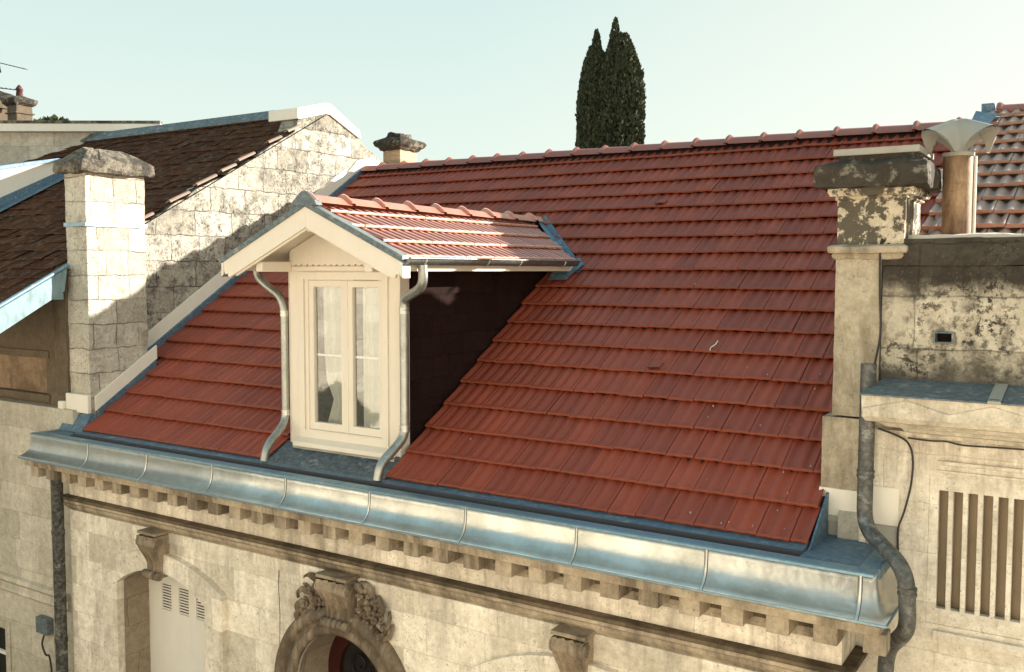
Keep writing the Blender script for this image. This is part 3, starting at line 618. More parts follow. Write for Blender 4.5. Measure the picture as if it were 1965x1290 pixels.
f = MB(); f.box(-10.52, -10.08, 6.50, 6.553, 5.30, 5.52); f.box(-10.62, -10.52, 6.46, 6.56, 5.25, 5.42); f.build('plaster_base', 'plaster', house, bevel=.01)
f = MB(); f.add([(-10.52, 6.40, 5.092), (-10.06, 6.40, 5.092), (-10.07, 6.548, 5.30), (-10.50, 6.548, 5.31), (-10.06, 6.62, 5.27), (-10.06, 6.62, 5.09)], [(0, 1, 2, 3), (1, 5, 4, 2)]); f.build('lead_apron', 'zincblue', house)
f = MB()
v0 = Vector((VX + .06, VY - .12, rz(VY - .12, .012))); v1 = Vector((TX + .05, TOPY + .05, rz(TOPY + .05, .012))); dd = (v1 - v0).normalized(); sd_ = dd.cross(Vector((0, -T, 1)).normalized())
for s0, s1, h0, h1 in ((-.085, 0, .016, -.028), (0, .05, -.028, .004)):
    f.add([v0 + sd_ * s0 + Vector((0, 0, h0)), v0 + sd_ * s1 + Vector((0, 0, h1)), v1 + sd_ * s1 + Vector((0, 0, h1)), v1 + sd_ * s0 + Vector((0, 0, h0))], [(0, 1, 2, 3)])
f.add([(-5.34, 9.06, rz(9.06, .035)), (-5.10, 9.06, rz(9.06, .035)), (-5.02, 9.32, rz(9.32, .045)), (-5.12, 9.42, rz(9.42, .05)), (-5.34, 9.30, rz(9.30, .06))], [(0, 1, 2, 3, 4)])
f.build('valley_flashing', 'zincblue', house)

# ---- dormer
DS = .45; DZ = 7.60; DH = 1.09
def dz(x, o=0): return DZ - DS * abs(x - XC) + o
WXL, WXR, WY = -6.92, -5.51, 6.68
cut = [(WXL, 5.16), (WXR, 5.16), (WXR, dz(WXR, -.11)), (XC, dz(XC, -.11)), (WXL, dz(WXL, -.11))]
dw = MB(); dw.holed(cut, [[(-6.695, 5.385), (-5.672, 5.385), (-5.672, 6.925), (-6.695, 6.925)]], 'y', WY, WY + .10); dormer = dw.build('dormer', 'cream', house, bevel=.004)
f = MB()
for xa, xb in ((WXR - .05, WXR + .004), (WXL - .004, WXL + .05)): f.ext([(WY + .102, 5.18), (WY + .102, dz(WXR, -.11)), (9.75, dz(WXR, -.11)), (9.60, rz(9.6, -.12))], 'x', xa, xb)
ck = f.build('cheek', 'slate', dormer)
for sg, xw in ((1, WXR + .0045), (-1, WXL - .0045)):
    f = MB(); z = 5.22
    while z < 7.0:
        z1 = min(z + .118, 7.16); y1 = EY + (z - EZ) / T + .04
        if y1 > WY + .2:
            pr = [(xw, z), (xw + sg * .011, z), (xw + sg * .003, z1 + .01), (xw, z1 + .01)]; f.ext(pr, 'y', WY + .135, y1)
        z = z + .118
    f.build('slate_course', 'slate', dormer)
f = MB(); f.box(WXR, WXR + .012, WY - .004, WY + .13, 5.24, 7.10); f.build('corner_board', 'cream2', dormer, bevel=.003); f = MB(); f.box(WXL - .012, WXL, WY - .004, WY + .13, 5.24, 7.10); f.build('corner_board', 'cream2', dormer, bevel=.003)
# casing, frame, casements
def ring(mb, x0, x1, z0, z1, t, y0, y1, tb=None):
    tb = tb or t; mb.holed([(x0, z0), (x1, z0), (x1, z1), (x0, z1)], [[(x0 + t, z0 + tb), (x1 - t, z0 + tb), (x1 - t, z1 - t), (x0 + t, z1 - t)]], 'y', y0, y1)
f = MB(); ring(f, -6.79, -5.64, 5.335, 6.975, .075, 6.662, 6.679); f.build('casing', 'cream', dormer, bevel=.004)
f = MB(); ring(f, -6.698, -5.670, 5.383, 6.928, .035, 6.672, 6.76); win = f.build('window_frame', 'cream', dormer, bevel=.003)
for a, b in ((-6.664, -6.178), (-6.155, -5.702)):
    f = MB(); ring(f, a, b, 5.42, 6.892, .062, 6.685, 6.735, .075); f.build('casement', 'cream', dormer, bevel=.005)
    g = MB(); g.add([(a + .055, 6.715, 5.48), (b - .055, 6.715, 5.48), (b - .055, 6.715, 6.84), (a + .055, 6.715, 6.84)], [(0, 1, 2, 3)]); g.build('pane', 'glass', dormer)
    g = MB(); g.box(a + .058, b - .058, 6.722, 6.735, 6.150, 6.172); g.build('glazing_bar', 'white', dormer)
f = MB(); f.box(-6.185, -6.148, 6.676, 6.70, 5.42, 6.892); f.build('mullion', 'cream', dormer, bevel=.006)
f = MB(); f.box(-6.06, -5.76, 6.664, 6.682, 6.897, 6.912); f.build('trickle_vent', 'iron', dormer)
f = MB(); f.ext([(6.57, 5.255), (6.575, 5.30), (6.68, 5.345), (6.68, 5.255)], 'x', -6.80, -5.56); f.build('sill', 'cream', dormer, bevel=.008)
f = MB(); f.ext([(6.60, 5.21), (6.62, 5.25), (6.68, 5.25), (6.68, 5.21)], 'x', -6.83, -5.53); f.build('sill_flashing', 'zinc', dormer)
# room behind the glass
f = MB(); f.add([(-6.9, 6.79, 5.3), (-5.53, 6.79, 5.3), (-5.53, 6.79, 7.0), (-6.9, 6.79, 7.0), (-6.9, 8.1, 5.3), (-5.53, 8.1, 5.3), (-5.53, 8.1, 7.0), (-6.9, 8.1, 7.0)], [(4, 5, 6, 7), (0, 4, 7, 3), (1, 5, 6, 2), (0, 1, 5, 4), (3, 2, 6, 7)]); f.build('room_lining', 'rubble', dormer)
def curtain(x0, x1, tie=None):
    mb = MB(); N = 30; vs = []; zz = [6.88, 6.5, 6.16, 5.9, 5.72, 5.55, 5.42]; wds = [1, 1, .98, .9, .62, .8, .95] if tie else [1] * 7
    for z, wd in zip(zz, wds):
        c = x0 if tie == 'l' else x1
        for k in range(N + 1):
            u = x0 + (x1 - x0) * k / N; u = c + (u - c) * wd; vs.append((u, 6.80 + .018 * math.sin(k * 1.9) + .006 * math.sin(k * 5), z))
    mb.add(vs, [(i * (N + 1) + k, i * (N + 1) + k + 1, (i + 1) * (N + 1) + k + 1, (i + 1) * (N + 1) + k) for i in range(6) for k in range(N)], True); mb.build('curtain', 'curtain', dormer)
curtain(-6.575, -6.245, 'r'); curtain(-6.06, -5.775)
# gable panel with scalloped lower edge
pts = [(WXL + .04, 7.055)]
xs = WXL + .04
n_s = 17; stp = (WXR - WXL - .08) / n_s
for k in range(n_s):
    for q in range(1, 6):
        a = math.pi * q / 5; pts.append((xs + k * stp + stp * (.5 - .5 * math.cos(a)), 7.055 - .020 * math.sin(a)))
pts += [(WXR - .04, 7.10), (WXR - .04, dz(WXR - .04, -.115)), (XC, dz(XC, -.115)), (WXL + .04, dz(WXL + .04, -.115))]
f = MB(); f.ext(pts, 'y', 6.656, 6.678); f.build('gable_panel', 'cream', dormer)
for q_ in ((WXL - .03, WXL + .06, 6.27, 6.655, 6.975, 7.075), (WXR - .06, WXR + .03, 6.27, 6.655, 6.975, 7.075), (XC - .04, XC + .04, 6.25, 6.655, 7.345, 7.43)): MB().box(*q_).build('purlin', 'cream', dormer, bevel=.012)
f = MB(); f.box(WXL + .06, WXR - .06, 6.648, 6.68, 6.985, 7.03); f.build('lintel', 'cream', dormer, bevel=.004)
# roof of the dormer: deck, boards, tiles
deck = MB()
def gab(o0, o1, h, y0, y1, mb):
    a = [(XC - h, dz(XC - h, o0)), (XC, dz(XC, o0)), (XC + h, dz(XC + h, o0)), (XC + h, dz(XC + h, o1)), (XC, dz(XC, o1)), (XC - h, dz(XC - h, o1))]; mb.ext(a, 'y', y0, y1)
gab(-.045, -.105, 1.07, 6.24, 8.95, deck); dk = deck.build('soffit', 'cream2', dormer)
# continue the deck into the main roof as clipped wedges
f = MB()
for sg in (1, -1):
    e0 = XC + sg * 1.07; f.add([(XC, 8.95, dz(XC, -.045)), (e0, 8.95, dz(e0, -.045)), (e0, 9.75, dz(e0, -.045)), (XC, 10.6, dz(XC, -.045))], [(0, 1, 2, 3)])
f.build('roof_deck', 'under', dormer)
dr_ = []
for sg in (1, -1):
    e0 = XC + sg * DH; nrm = math.hypot(1, DS); S2 = np.array([-sg / nrm, 0, DS / nrm]); 
    P0 = (e0, 6.262, DZ - DS * DH); U2 = (0, 1, 0)
    b = tile_grid(P0, U2, S2, 18, 4, seed=9 + sg, amp=.036, width=.27, jit=.002, th=.034, lift=.030)
    lim = Vector((e0 if sg > 0 else e0, 0, 0))
    va = Vector((VX, VY, 0)) if sg > 0 else Vector((vLx, VY, 0)); vb = Vector((TX, TOPY, 0)); vd = (vb - va).normalized(); nn_ = Vector((-vd.y, vd.x, 0)); nn_ = nn_ if nn_.y > 0 else -nn_
    dr_.append(clipped(b, [((XC + sg * .03, 0, 0), (-sg, 0, 0)), ((0, 6.262, 0), (0, -1, 0)), (va - nn_ * .06, nn_)])); b.free()
sh_ = MT['dtile'].node_tree.nodes['Principled BSDF']; sh_.inputs['Sheen Weight'].default_value = .55; sh_.inputs['Sheen Roughness'].default_value = .4; sh_.inputs['Sheen Tint'].default_value = (1, .86, .72, 1)
droof = bm_obj('dormer_roof', dr_, 'dtile', house)
for b in dr_: b.free()
rt = MB(); ridge_tiles(rt, (XC, 6.20, DZ + .018), (0, 1, 0), 9, .482, r=.103, slope=.5, seed=8, collar=.05); rt.build('ridge', 'dtile', droof)
f = MB()
for k in range(13):
    a = math.pi * k / 12
f = MB(); f.ext([(XC + a * .118, DZ + .022 + b * .118) for a, b in ((1.35, -.35), (1.15, .0), (.6, .5), (.15, .78), (-.15, .78), (-.6, .5), (-1.15, .0), (-1.35, -.35))], 'y', 6.185, 6.262); f.build('ridge_end', 'lead', droof)
# bargeboards
def barge(sg):
    p = []; 
    def q(h, o): return (XC + sg * h, dz(XC + sg * h, o))
    p = [q(0, -.022), q(1.13, -.022), q(1.13, -.115), q(1.105, -.125), q(1.10, -.155), q(1.06, -.165), q(1.045, -.205), q(1.02, -.215), q(0, -.215)]
    return p
for sg in (-1, 1):
    f = MB(); f.ext(barge(sg), 'y', 6.205, 6.235); f.build('bargeboard', 'cream', droof, bevel=.004)
    f = MB()
    def q(h, o): return (XC + sg * h, dz(XC + sg * h, o))
    f.ext([q(0, -.205), q(.98, -.205), q(.96, -.235), q(0, -.235)], 'y', 6.228, 6.25); f.build('inner_board', 'cream', droof, bevel=.003)
    f = MB(); f.ext([q(0, .022), q(1.14, .022), q(1.14, -.028), q(0, -.028)], 'y', 6.190, 6.204); f.build('verge_strip', 'lead', droof)
    f = MB(); f.ext([q(.10, .030), q(1.14, .030), q(1.14, .0), q(.10, .0)], 'y', 6.2045, 6.275); f.build('verge_flashing', 'zinc', droof)
    f = MB(); f.ext([q(1.11, -.03), q(1.14, -.03), q(1.14, -.16), q(1.11, -.15)], 'y', 6.20, 6.30); f.build('verge_end', 'zinc', droof)
    # gutter, half round, and its brackets
    gx = XC + sg * (DH + .058); gz = DZ - DS * DH - .018; mb = MB(); N = 10; yy = [6.225, 9.22 if sg > 0 else 9.3]; rr = .055; vs = []
    for y in yy: vs += [(gx + rr * math.cos(math.pi + math.pi * k / N), y, gz + rr * math.sin(math.pi + math.pi * k / N)) for k in range(N + 1)] + [(gx + (rr - .004) * math.cos(math.pi + math.pi * k / N), y, gz + (rr - .004) * math.sin(math.pi + math.pi * k / N)) for k in range(N + 1)]
    m = N + 1; mb.add(vs, [(k, k + 1, 2 * m + k + 1, 2 * m + k) for k in range(N)] + [(m + k, m + k + 1, 3 * m + k + 1, 3 * m + k) for k in range(N)] + [(k, k + 1, m + k + 1, m + k) for k in range(N)], True)
    mb.tube([(gx + sg * rr, yy[0], gz + .004), (gx + sg * rr, yy[1], gz + .004)], .010, 8)
    mb.add([(gx + rr * math.cos(math.pi + math.pi * k / N), yy[0] + .001, gz + rr * math.sin(math.pi + math.pi * k / N)) for k in range(N + 1)], [tuple(range(N + 1))])
    gu = mb.build('gutter', 'gutter', droof)
    for y in (6.45, 7.42, 8.0, 8.9):
        br = MB(); br.tube([(gx + (rr + .004) * math.cos(math.pi + math.pi * k / N), y, gz + (rr + .004) * math.sin(math.pi + math.pi * k / N)) for k in range(N + 1)], .006, 6); br.build('bracket', 'zinc', gu)
    xf = XC + sg * 1.068; fb = MB(); fb.box(min(xf, xf + sg * .018), max(xf, xf + sg * .018), 6.28, 9.3, 6.985, dz(xf, -.05)); fb.build('shading_fascia', 'cream2', droof)  # fascia and soffit boards added to keep sun off the cheek
    xc_ = WXR + .006 if sg > 0 else WXL - .006; fb = MB(); fb.box(min(xf, xc_), max(xf, xc_), 6.79, 9.25, 6.990, 7.002); fb.build('shading_soffit', 'cream2', droof)
    for k in range(0):
        ft = MB(); y = 6.45 + k * .5; x0 = XC + sg * .75; x1 = XC + sg * 1.065; ft.add([(x0, y, dz(x0, -.106)), (x1, y, dz(x1, -.106)), (x1, y, dz(x1, -.125)), (x0, y, dz(x0, -.15)), (x0, y + .06, dz(x0, -.106)), (x1, y + .06, dz(x1, -.106)), (x1, y + .06, dz(x1, -.125)), (x0, y + .06, dz(x0, -.15))], [(0, 1, 2, 3), (4, 5, 6, 7), (0, 1, 5, 4), (2, 3, 7, 6), (1, 2, 6, 5)])
        ft.build('rafter_foot', 'cream', droof)
# dormer downpipes
def downpipe(pts, r, m, cols, parent, rad=.07, n=14):
    mb = MB(); mb.tube(bent(pts, rad), r, n); p = mb.build('downpipe', m, parent)
    for (a, k) in cols:
        c = MB(); a = Vector(a)
        for d in (-.022, .012): c.tube([a + Vector((0, 0, d)), a + Vector((0, 0, d + .014))], r + .007, n)
        c.tube([a + Vector((0, 0, -.03)), a + Vector((0, 0, .03))], r + .003, n); c.build('collar', 'zinc' if m == 'pipe' else m, p)
    return p
gxr = XC + DH + .058; gxl = XC - DH - .058
downpipe([(gxr, 6.46, 7.04), (gxr, 6.47, 6.90), (gxr - .06, 6.50, 6.83), (-5.39, 6.61, 6.74), (-5.405, 6.62, 6.62), (-5.405, 6.62, 5.50), (-5.42, 6.56, 5.42), (-5.46, 6.34, 5.26), (-5.47, 6.31, 5.12)], .043, 'pipe', [((-5.405, 6.62, 6.63), 0), ((-5.405, 6.62, 5.55), 0)], house, .085)
downpipe([(gxl, 6.66, 7.04), (gxl + .01, 6.66, 6.92), (-7.24, 6.66, 6.84), (-7.03, 6.66, 6.73), (-6.975, 6.66, 6.60), (-6.975, 6.66, 5.52), (-6.96, 6.60, 5.43), (-6.92, 6.35, 5.27), (-6.915, 6.31, 5.13)], .040, 'pipe', [((-6.975, 6.66, 6.56), 0), ((-6.975, 6.66, 5.56), 0)], house, .085)
# street downpipe at the left corner
downpipe([(-10.37, 6.27, 4.62), (-10.37, 6.27, .1)], .068, 'pipedark', [((-10.37, 6.27, 3.9), 0), ((-10.37, 6.27, 2.6), 0)], house)
f = MB(); f.box(-10.86, -10.50, 6.30, 6.449, 4.82, 4.90); 
# ---- left chimney on the party wall
cb = MB()
def rough_box(mb, x0, x1, y0, y1, z0, z1, n=(4, 7, 22), amp=.008, seed=1, taper=0):
    """box skin subdivided and worn, so that edges are not ruler straight"""
    nx, ny, nz = n; idx = {}; vs = []; fs = []
    def V(i, j, k):
        if (i, j, k) in idx: return idx[(i, j, k)]
        p = Vector((x0 + (x1 - x0) * i / nx, y0 + (y1 - y0) * j / ny, z0 + (z1 - z0) * k / nz)); d = noise.noise_vector(p * 5 + Vector((seed, 0, 0))) * amp + noise.noise_vector(p * 17 + Vector((seed, 0, 0))) * amp * .6
        idx[(i, j, k)] = len(vs); vs.append(p + d); return idx[(i, j, k)]
    for i in range(nx):
        for j in range(ny):
            for k in (0, nz): fs.append((V(i, j, k), V(i + 1, j, k), V(i + 1, j + 1, k), V(i, j + 1, k)))
    for i in range(nx):
        for k in range(nz):
            for j in (0, ny): fs.append((V(i, j, k), V(i + 1, j, k), V(i + 1, j, k + 1), V(i, j, k + 1)))
    for j in range(ny):
        for k in range(nz):
            for i in (0, nx): fs.append((V(i, j, k), V(i, j + 1, k), V(i, j + 1, k + 1), V(i, j, k + 1)))
    mb.add(vs, fs)
rough_box(cb, -10.50, -10.10, 6.555, 7.345, 5.0, 8.14, (10, 18, 70), .010)
chim = cb.build('chimney', 'chimney', house, smooth=False)
cc = MB(); N1, N2 = 14, 22; vs = []
prs = [(8.12, .02), (8.13, .085), (8.165, .10), (8.25, .09), (8.27, .07), (8.37, -.06), (8.43, -.14)]
def cap_ring(mb, x0, x1, y0, y1, prs, seed, amp=.012, seg=14, lump=0):
    rings = []
    for z, o in prs:
        a, b, c, d = x0 - o, x1 + o, y0 - o, y1 + o; r = []
        for (p, q) in (((a, c), (b, c)), ((b, c), (b, d)), ((b, d), (a, d)), ((a, d), (a, c))):
            for k in range(seg): t = k / seg; r.append(Vector((p[0] + (q[0] - p[0]) * t, p[1] + (q[1] - p[1]) * t, z)))
        r = [v + noise.noise_vector(v * 7 + Vector((seed, 0, 0))) * amp * 1.4 + noise.noise_vector(v * 23 + Vector((seed, 0, 0))) * amp + Vector((0, 0, lump * noise.noise(v * 4 + Vector((0, seed, 0))) * (1 if z > prs[-3][0] else 0))) for v in r]; rings.append(r)
    n = len(rings[0]); vs = [v for r in rings for v in r]
    mb.add(vs, [(i * n + k, i * n + (k + 1) % n, (i + 1) * n + (k + 1) % n, (i + 1) * n + k) for i in range(len(rings) - 1) for k in range(n)] + [tuple(range(n))[::-1], tuple(range((len(rings) - 1) * n, len(rings) * n))])
cap_ring(cc, -10.50, -10.10, 6.555, 7.345, prs, 3, .014, 18, .06); cc.build('cap', 'lichen', chim)
cs = MB(); cap_ring(cs, -10.50, -10.10, 6.555, 7.345, [(7.50, .004), (7.50, .018), (7.545, .018), (7.545, .004)], 9, .001); cs.build('strap', 'zincedge', chim)
# rear chimney on the garden side, brick, with blackened cap
rb = MB(); rb.box(-10.91, -10.52, 12.80, 13.25, 7.6, 9.10); rch = rb.build('chimney', 'brickface', house, bevel=.01)
rc = MB(); cap_ring(rc, -10.91, -10.52, 12.80, 13.25, [(9.08, .01), (9.10, .04), (9.13, .05), (9.16, .10), (9.22, .13), (9.25, .11), (9.31, -.03), (9.32, -.05), (9.39, -.06)], 5, .012, 12, .03); rc.build('cap', 'blackcap', rch)
rc = MB(); rc.box(-10.94, -10.49, 12.77, 13.28, 8.80, 8.86); rc.build('band', 'brickface', rch, bevel=.01)

# ================================================================== left neighbour
LN = root('neighbour_house', (-14.5, 6.45, 0), 'old stone house left of the red roof, with dark brown tiles and rough gable', 'house')
def lz(y, o=0): return 9.46 - .555 * (10.9 - y) + o
gp = []
y = 6.60
rg = random.Random(11)
while y < 10.25: gp.append((y, lz(y, -.03 + rg.uniform(-.025, .02)))); y += .11
gp += [(10.32, 9.26), (10.9, 9.42), (11.3, 9.33), (11.62, 9.15)]
y = 11.75
while y < 13.6: gp.append((y, 9.12 - .62 * (y - 11.68) + rg.uniform(-.025, .02))); y += .12
gp += [(13.6, 7.9), (13.6, 0), (6.60, 0)]
f = MB(); f.ext(gp, 'x', -10.82, -10.46); f.build('gable_wall', 'gable', LN)
# broken mortar edge and slipped tile ends along the verge
y = 7.0
while y < 10.2:
    f = MB(); f.att = {'rnd': [], 'nose': []}; L = rg.uniform(.25, .34); a = y; b = y + L; o = rg.uniform(.0, .02)
    pr = [(-10.47 + .05 * math.cos(math.pi * k / 6), .035 * math.sin(math.pi * k / 6)) for k in range(7)]
    k0 = len(f.v); f.add([(x, yy, lz(yy, o + (.03 if yy == a else .0)) + h) for yy in (a, b) for x, h in pr], [(i, i + 1, 8 + i, 7 + i) for i in range(6)], True); f.att['rnd'] += [rg.random()] * (len(f.v) - k0); f.att['nose'] += [.5] * (len(f.v) - k0)
    f.build('verge_tile', 'mortar', LN); y += L * rg.uniform(.95, 2.2)
SL = np.array([0, 1, .555]) / math.hypot(1, .555)
b = tile_grid((-22, 5.45, lz(5.45)), (1, 0, 0), SL, 53, 27, w=.22, g=.235, amp=.010, th=.016, lift=.014, jit=.009, seed=21, width=.3, flutes=1)
pc = [clipped(b, keepX(-22, -10.40) + keepY(None, 6.5)), clipped(b, keepX(-22, -10.50) + keepY(6.5, 10.85))]; b.free()
lroof = bm_obj('roof', pc, 'oldtile', LN)
for q_ in pc: q_.free()
f = MB()
f.add([(-22, 5.47, lz(5.47, -.05)), (-10.42, 5.47, lz(5.47, -.05)), (-10.42, 10.88, lz(10.88, -.05)), (-22, 10.88, lz(10.88, -.05))], [(0, 1, 2, 3)])
f.add([(-22, 10.88, lz(10.88, -.03)), (-10.5, 10.88, lz(10.88, -.03)), (-10.5, 16.5, 5.95), (-22, 16.5, 5.95)], [(0, 1, 2, 3)]); f.build('roof_deck', 'under', lroof)
# ridge coping in folded zinc, pale at the gable end
f = MB(); f.ext([(10.76, 9.42), (10.76, 9.46), (10.84, 9.53), (10.86, 9.575), (10.95, 9.575), (10.97, 9.53), (11.10, 9.42), (11.10, 9.38)], 'x', -22, -11.02); f.build('ridge_coping', 'lead', lroof)
f = MB(); f.ext([(10.28, 9.27), (10.28, 9.43), (10.88, 9.59), (11.0, 9.59), (11.66, 9.26), (11.70, 9.14), (11.64, 9.14), (10.98, 9.42), (10.88, 9.42), (10.33, 9.27)], 'x', -11.06, -10.43); f.build('gable_coping', 'plaster', LN, bevel=.008)
# verge board past the chimney
f = MB(); f.ext([(5.45, lz(5.45, .0)), (6.48, lz(6.48, .0)), (6.48, lz(6.48, -.03)), (6.44, lz(6.48, -.27)), (5.45, lz(5.45, -.28))], 'x', -10.41, -10.38); f.build('verge_board', 'blueboard', LN, bevel=.004)
f = MB(); f.tube([(-10.385, 5.42, lz(5.42, .03)), (-10.385, 6.50, lz(6.5, .03))], .026, 8); f.build('verge_roll', 'zincedge', LN)
f = MB(); f.box(-10.62, -10.40, 6.30, 6.44, 6.64, 6.72); f.build('purlin_end', 'blueboard', LN, bevel=.005)
# front walls
f = MB(); f.holed([(-22, 0), (-10.3, 0), (-10.3, 5.33), (-22, 5.33)], [[(-12.75, .9), (-11.90, .9), (-11.90, 2.36), (-12.75, 2.36)]], 'y', 6.45, 6.75); f.build('wall', 'lfacade', LN)
f = MB(); f.holed([(-22, 5.331), (-10.72, 5.331), (-10.72, 6.95), (-22, 6.95)], [[(-12.6, 5.45), (-11.07, 5.45), (-11.07, 5.90), (-12.6, 5.90)]], 'y', 6.60, 6.9); f.build('upper_wall', 'ldark', LN)
f = MB(); f.box(-12.6, -11.07, 6.66, 6.7, 5.45, 5.9); f.build('panel', 'rubble', LN)
f = MB(); f.box(-12.7, -10.97, 6.57, 6.60, 5.902, 5.99); f.box(-12.7, -10.97, 6.57, 6.60, 5.36, 5.449); f.build('panel_frame', 'ldark', LN, bevel=.004)
f = MB(); rough_box(f, -10.74, -10.502, 6.52, 6.9, 5.28, 6.98, (4, 5, 20), .010, 4); rough_box(f, -10.92, -10.742, 6.56, 6.8, 5.28, 6.95, (4, 3, 20), .008, 5); f.build('pier', 'ldark', LN)
f = MB(); prf = [(0, 3.10), (.06, 3.09), (.07, 3.04), (.03, 3.0), (.03, 2.93), (.05, 2.90), (.0, 2.86)]; sweep(f, prf, [((-22, 6.45), (0, -1)), ((-10.46, 6.45), (0, -1))]); f.build('string_course', 'lfacade', LN, bevel=.003)
f = MB(); ring(f, -12.76, -11.89, .89, 2.37, .06, 6.50, 6.56); f.box(-12.36, -12.30, 6.50, 6.56, .95, 2.31); f.box(-12.7, -11.95, 6.51, 6.55, 1.95, 1.99); lw = f.build('window', 'white', LN, bevel=.004)
f = MB(); ring(f, -12.86, -11.79, .80, 2.46, .10, 6.43, 6.449); f.build('window_surround', 'lfacade', LN, bevel=.004)
f = MB(); f.box(-12.75, -11.9, 6.57, 6.58, .9, 2.36); f.build('pane', 'dark', lw)
# zinc roofed shed dormer on the brown roof
ch = MB(); X1 = -14.8
ch.ext([(8.0, lz(8.0, .02)), (9.35, lz(9.35, .02)), (9.10, 8.80), (8.0, 8.55)], 'x', X1 - 2.5, X1); c1 = ch.build('shed_dormer', 'plaster', LN)
f = MB(); f.ext([(7.9, 8.56), (9.12, 8.83), (9.55, 8.80), (9.55, 8.74), (9.1, 8.78), (7.9, 8.50)], 'x', X1 - 2.6, X1 + .05); f.build('zinc_roof', 'zincblue', c1)
f = MB(); f.ext([(7.9, lz(7.9, .03)), (9.7, lz(9.7, .03)), (9.7, lz(9.7, .09)), (9.36, lz(9.36, .12)), (7.9, lz(7.9, .20))], 'x', X1, X1 + .025); f.ext([(7.8, lz(7.8, .032)), (9.9, lz(9.9, .032)), (9.9, lz(9.9, .04)), (7.8, lz(7.8, .04))], 'x', X1 + .025, X1 + .28); f.build('side_flashing', 'zincblue', c1)
# junction box on the street wall beside the pipe
f = MB(); f.box(-11.06, -10.82, 6.36, 6.45, 2.52, 2.72); jb = f.build('junction_box', 'lead', bevel=.006, label='small grey metal junction box on the left wall beside the dark corner downpipe', category='junction box', loc=(-10.94, 6.45, 2.52))
f = MB(); f.tube(smoothpath([(-10.90, 6.38, 2.53), (-10.93, 6.36, 2.40), (-10.86, 6.36, 2.28), (-10.80, 6.38, 2.22), (-10.79, 6.42, 1.6)]), .012, 6); f.build('cable', 'wire', label='short black cable hanging below the small junction box on the left', category='cable', loc=(-10.86, 6.40, 1.6))

# rear building behind the brown ridge: white eaves and shaded wall
RB = root('rear_building', (-17.5, 12.5, 0), 'low building with a pale cream eaves band behind the dark brown roof', 'house')
dvec = Vector((math.cos(.57), math.sin(.57), 0)); p_end = Vector((-15.35, 11.62, 0)); nv_ = Vector((-dvec.y, dvec.x, 0))
def slabdir(a, b, t, z0, z1, nm, m, out=0, zt=None):
    p = [p_end + dvec * a - nv_ * out, p_end + dvec * b - nv_ * out, p_end + dvec * b - nv_ * out + nv_ * t, p_end + dvec * a - nv_ * out + nv_ * t]
    f = MB(); f.add([(v.x, v.y, z0) for v in p] + [(v.x, v.y, z1) for v in p], [(0, 1, 2, 3), (4, 5, 6, 7), (0, 1, 5, 4), (1, 2, 6, 5), (2, 3, 7, 6), (3, 0, 4, 7)]); return f.build(nm, m, RB, bevel=.006)
slabdir(-6.5, -.35, 3.0, 0, 9.62, 'wall', 'lfacade'); slabdir(-6.7, .0, .10, 9.60, 9.745, 'eaves_band', 'plaster', .16); slabdir(-6.7, .0, .12, 9.745, 9.80, 'coping', 'lichen', .17); slabdir(-6.7, -.02, 3.2, 9.60, 9.735, 'flat_roof', 'zincblue', .05)

# distant house with two chimneys at the far left
DH_ = root('distant_house', (-26.0, 15.2, 0), 'distant house at the far left with two dark stone chimneys', 'house')
f = MB(); f.box(-31, -21.5, 14.2, 20, 0, 9.6); f.build('wall', 'lfacade', DH_)
f = MB(); f.ext([(13.9, 9.5), (17.1, 10.9), (20.3, 9.5)], 'x', -31.3, -21.3); f.build('roof', 'oldtile', DH_)
for i_, (cx, cy, s_, zt) in enumerate(((-24.35, 14.0, .40, 11.52), (-25.30, 13.9, .44, 11.74))):
    f = MB(); f.box(cx - s_ * .55, cx + s_ * .55, cy - s_ * .55, cy + s_ * .55, 9.2, zt - .25); c = f.build('chimney', 'ldark', DH_, bevel=.02)
    f = MB(); cap_ring(f, cx - s_ * .5, cx + s_ * .5, cy - s_ * .5, cy + s_ * .5, [(zt - .26, .03), (zt - .2, .10), (zt - .11, .12), (zt - .08, .07), (zt, -.10)], 4, .015, 6); f.build('cap', 'blackcap', c)
    f = MB(); cap_ring(f, cx - s_ * .5, cx + s_ * .5, cy - s_ * .5, cy + s_ * .5, [(zt - .48, .03), (zt - .47, .06), (zt - .44, .06), (zt - .43, .03)], 4, .004, 4); f.build('band', 'ldark', c)
    if i_ == 0:
        f = MB(); f.tube([(cx, cy, zt - .1), (cx, cy, zt + .16), (cx, cy, zt + .17), (cx, cy, zt + .2), (cx, cy, zt + .26), (cx, cy, zt + .30)], [.10, .07, .09, .09, .05, .02], 12); f.build('chimney_pot', 'redpot', c)
ae = MB(); ax, ay = -25.15, 13.9
ae.tube([(ax, ay, 11.3), (ax, ay, 12.75)], .02, 6); ae.tube([(ax - .1, ay, 12.50), (ax + .62, ay + .40, 12.30)], .012, 5)
for k in range(9):
    t = k / 8; px, py, pz = ax + t * .62, ay + t * .40, 12.48 - t * .18; ae.tube([(px - .05, py + .09, pz), (px + .05, py - .09, pz)], .006, 4)
ae.tube([(ax - .1, ay, 11.82), (ax + .5, ay + .32, 11.74)], .012, 5)
for k in range(6): t = k / 5; px, py, pz = ax + t * .5, ay + t * .32, 11.82 - t * .08; ae.tube([(px - .06, py + .1, pz), (px + .06, py - .1, pz)], .008, 4)
ae.tube([(ax + .08, ay, 12.78), (ax + .02, ay, 12.5), (ax + .12, ay, 12.2)], .02, 5)
ae.build('tv_aerial', 'wire', label='thin television aerial on a mast above the distant chimneys at far left', category='aerial', loc=(ax, ay, 11.3))

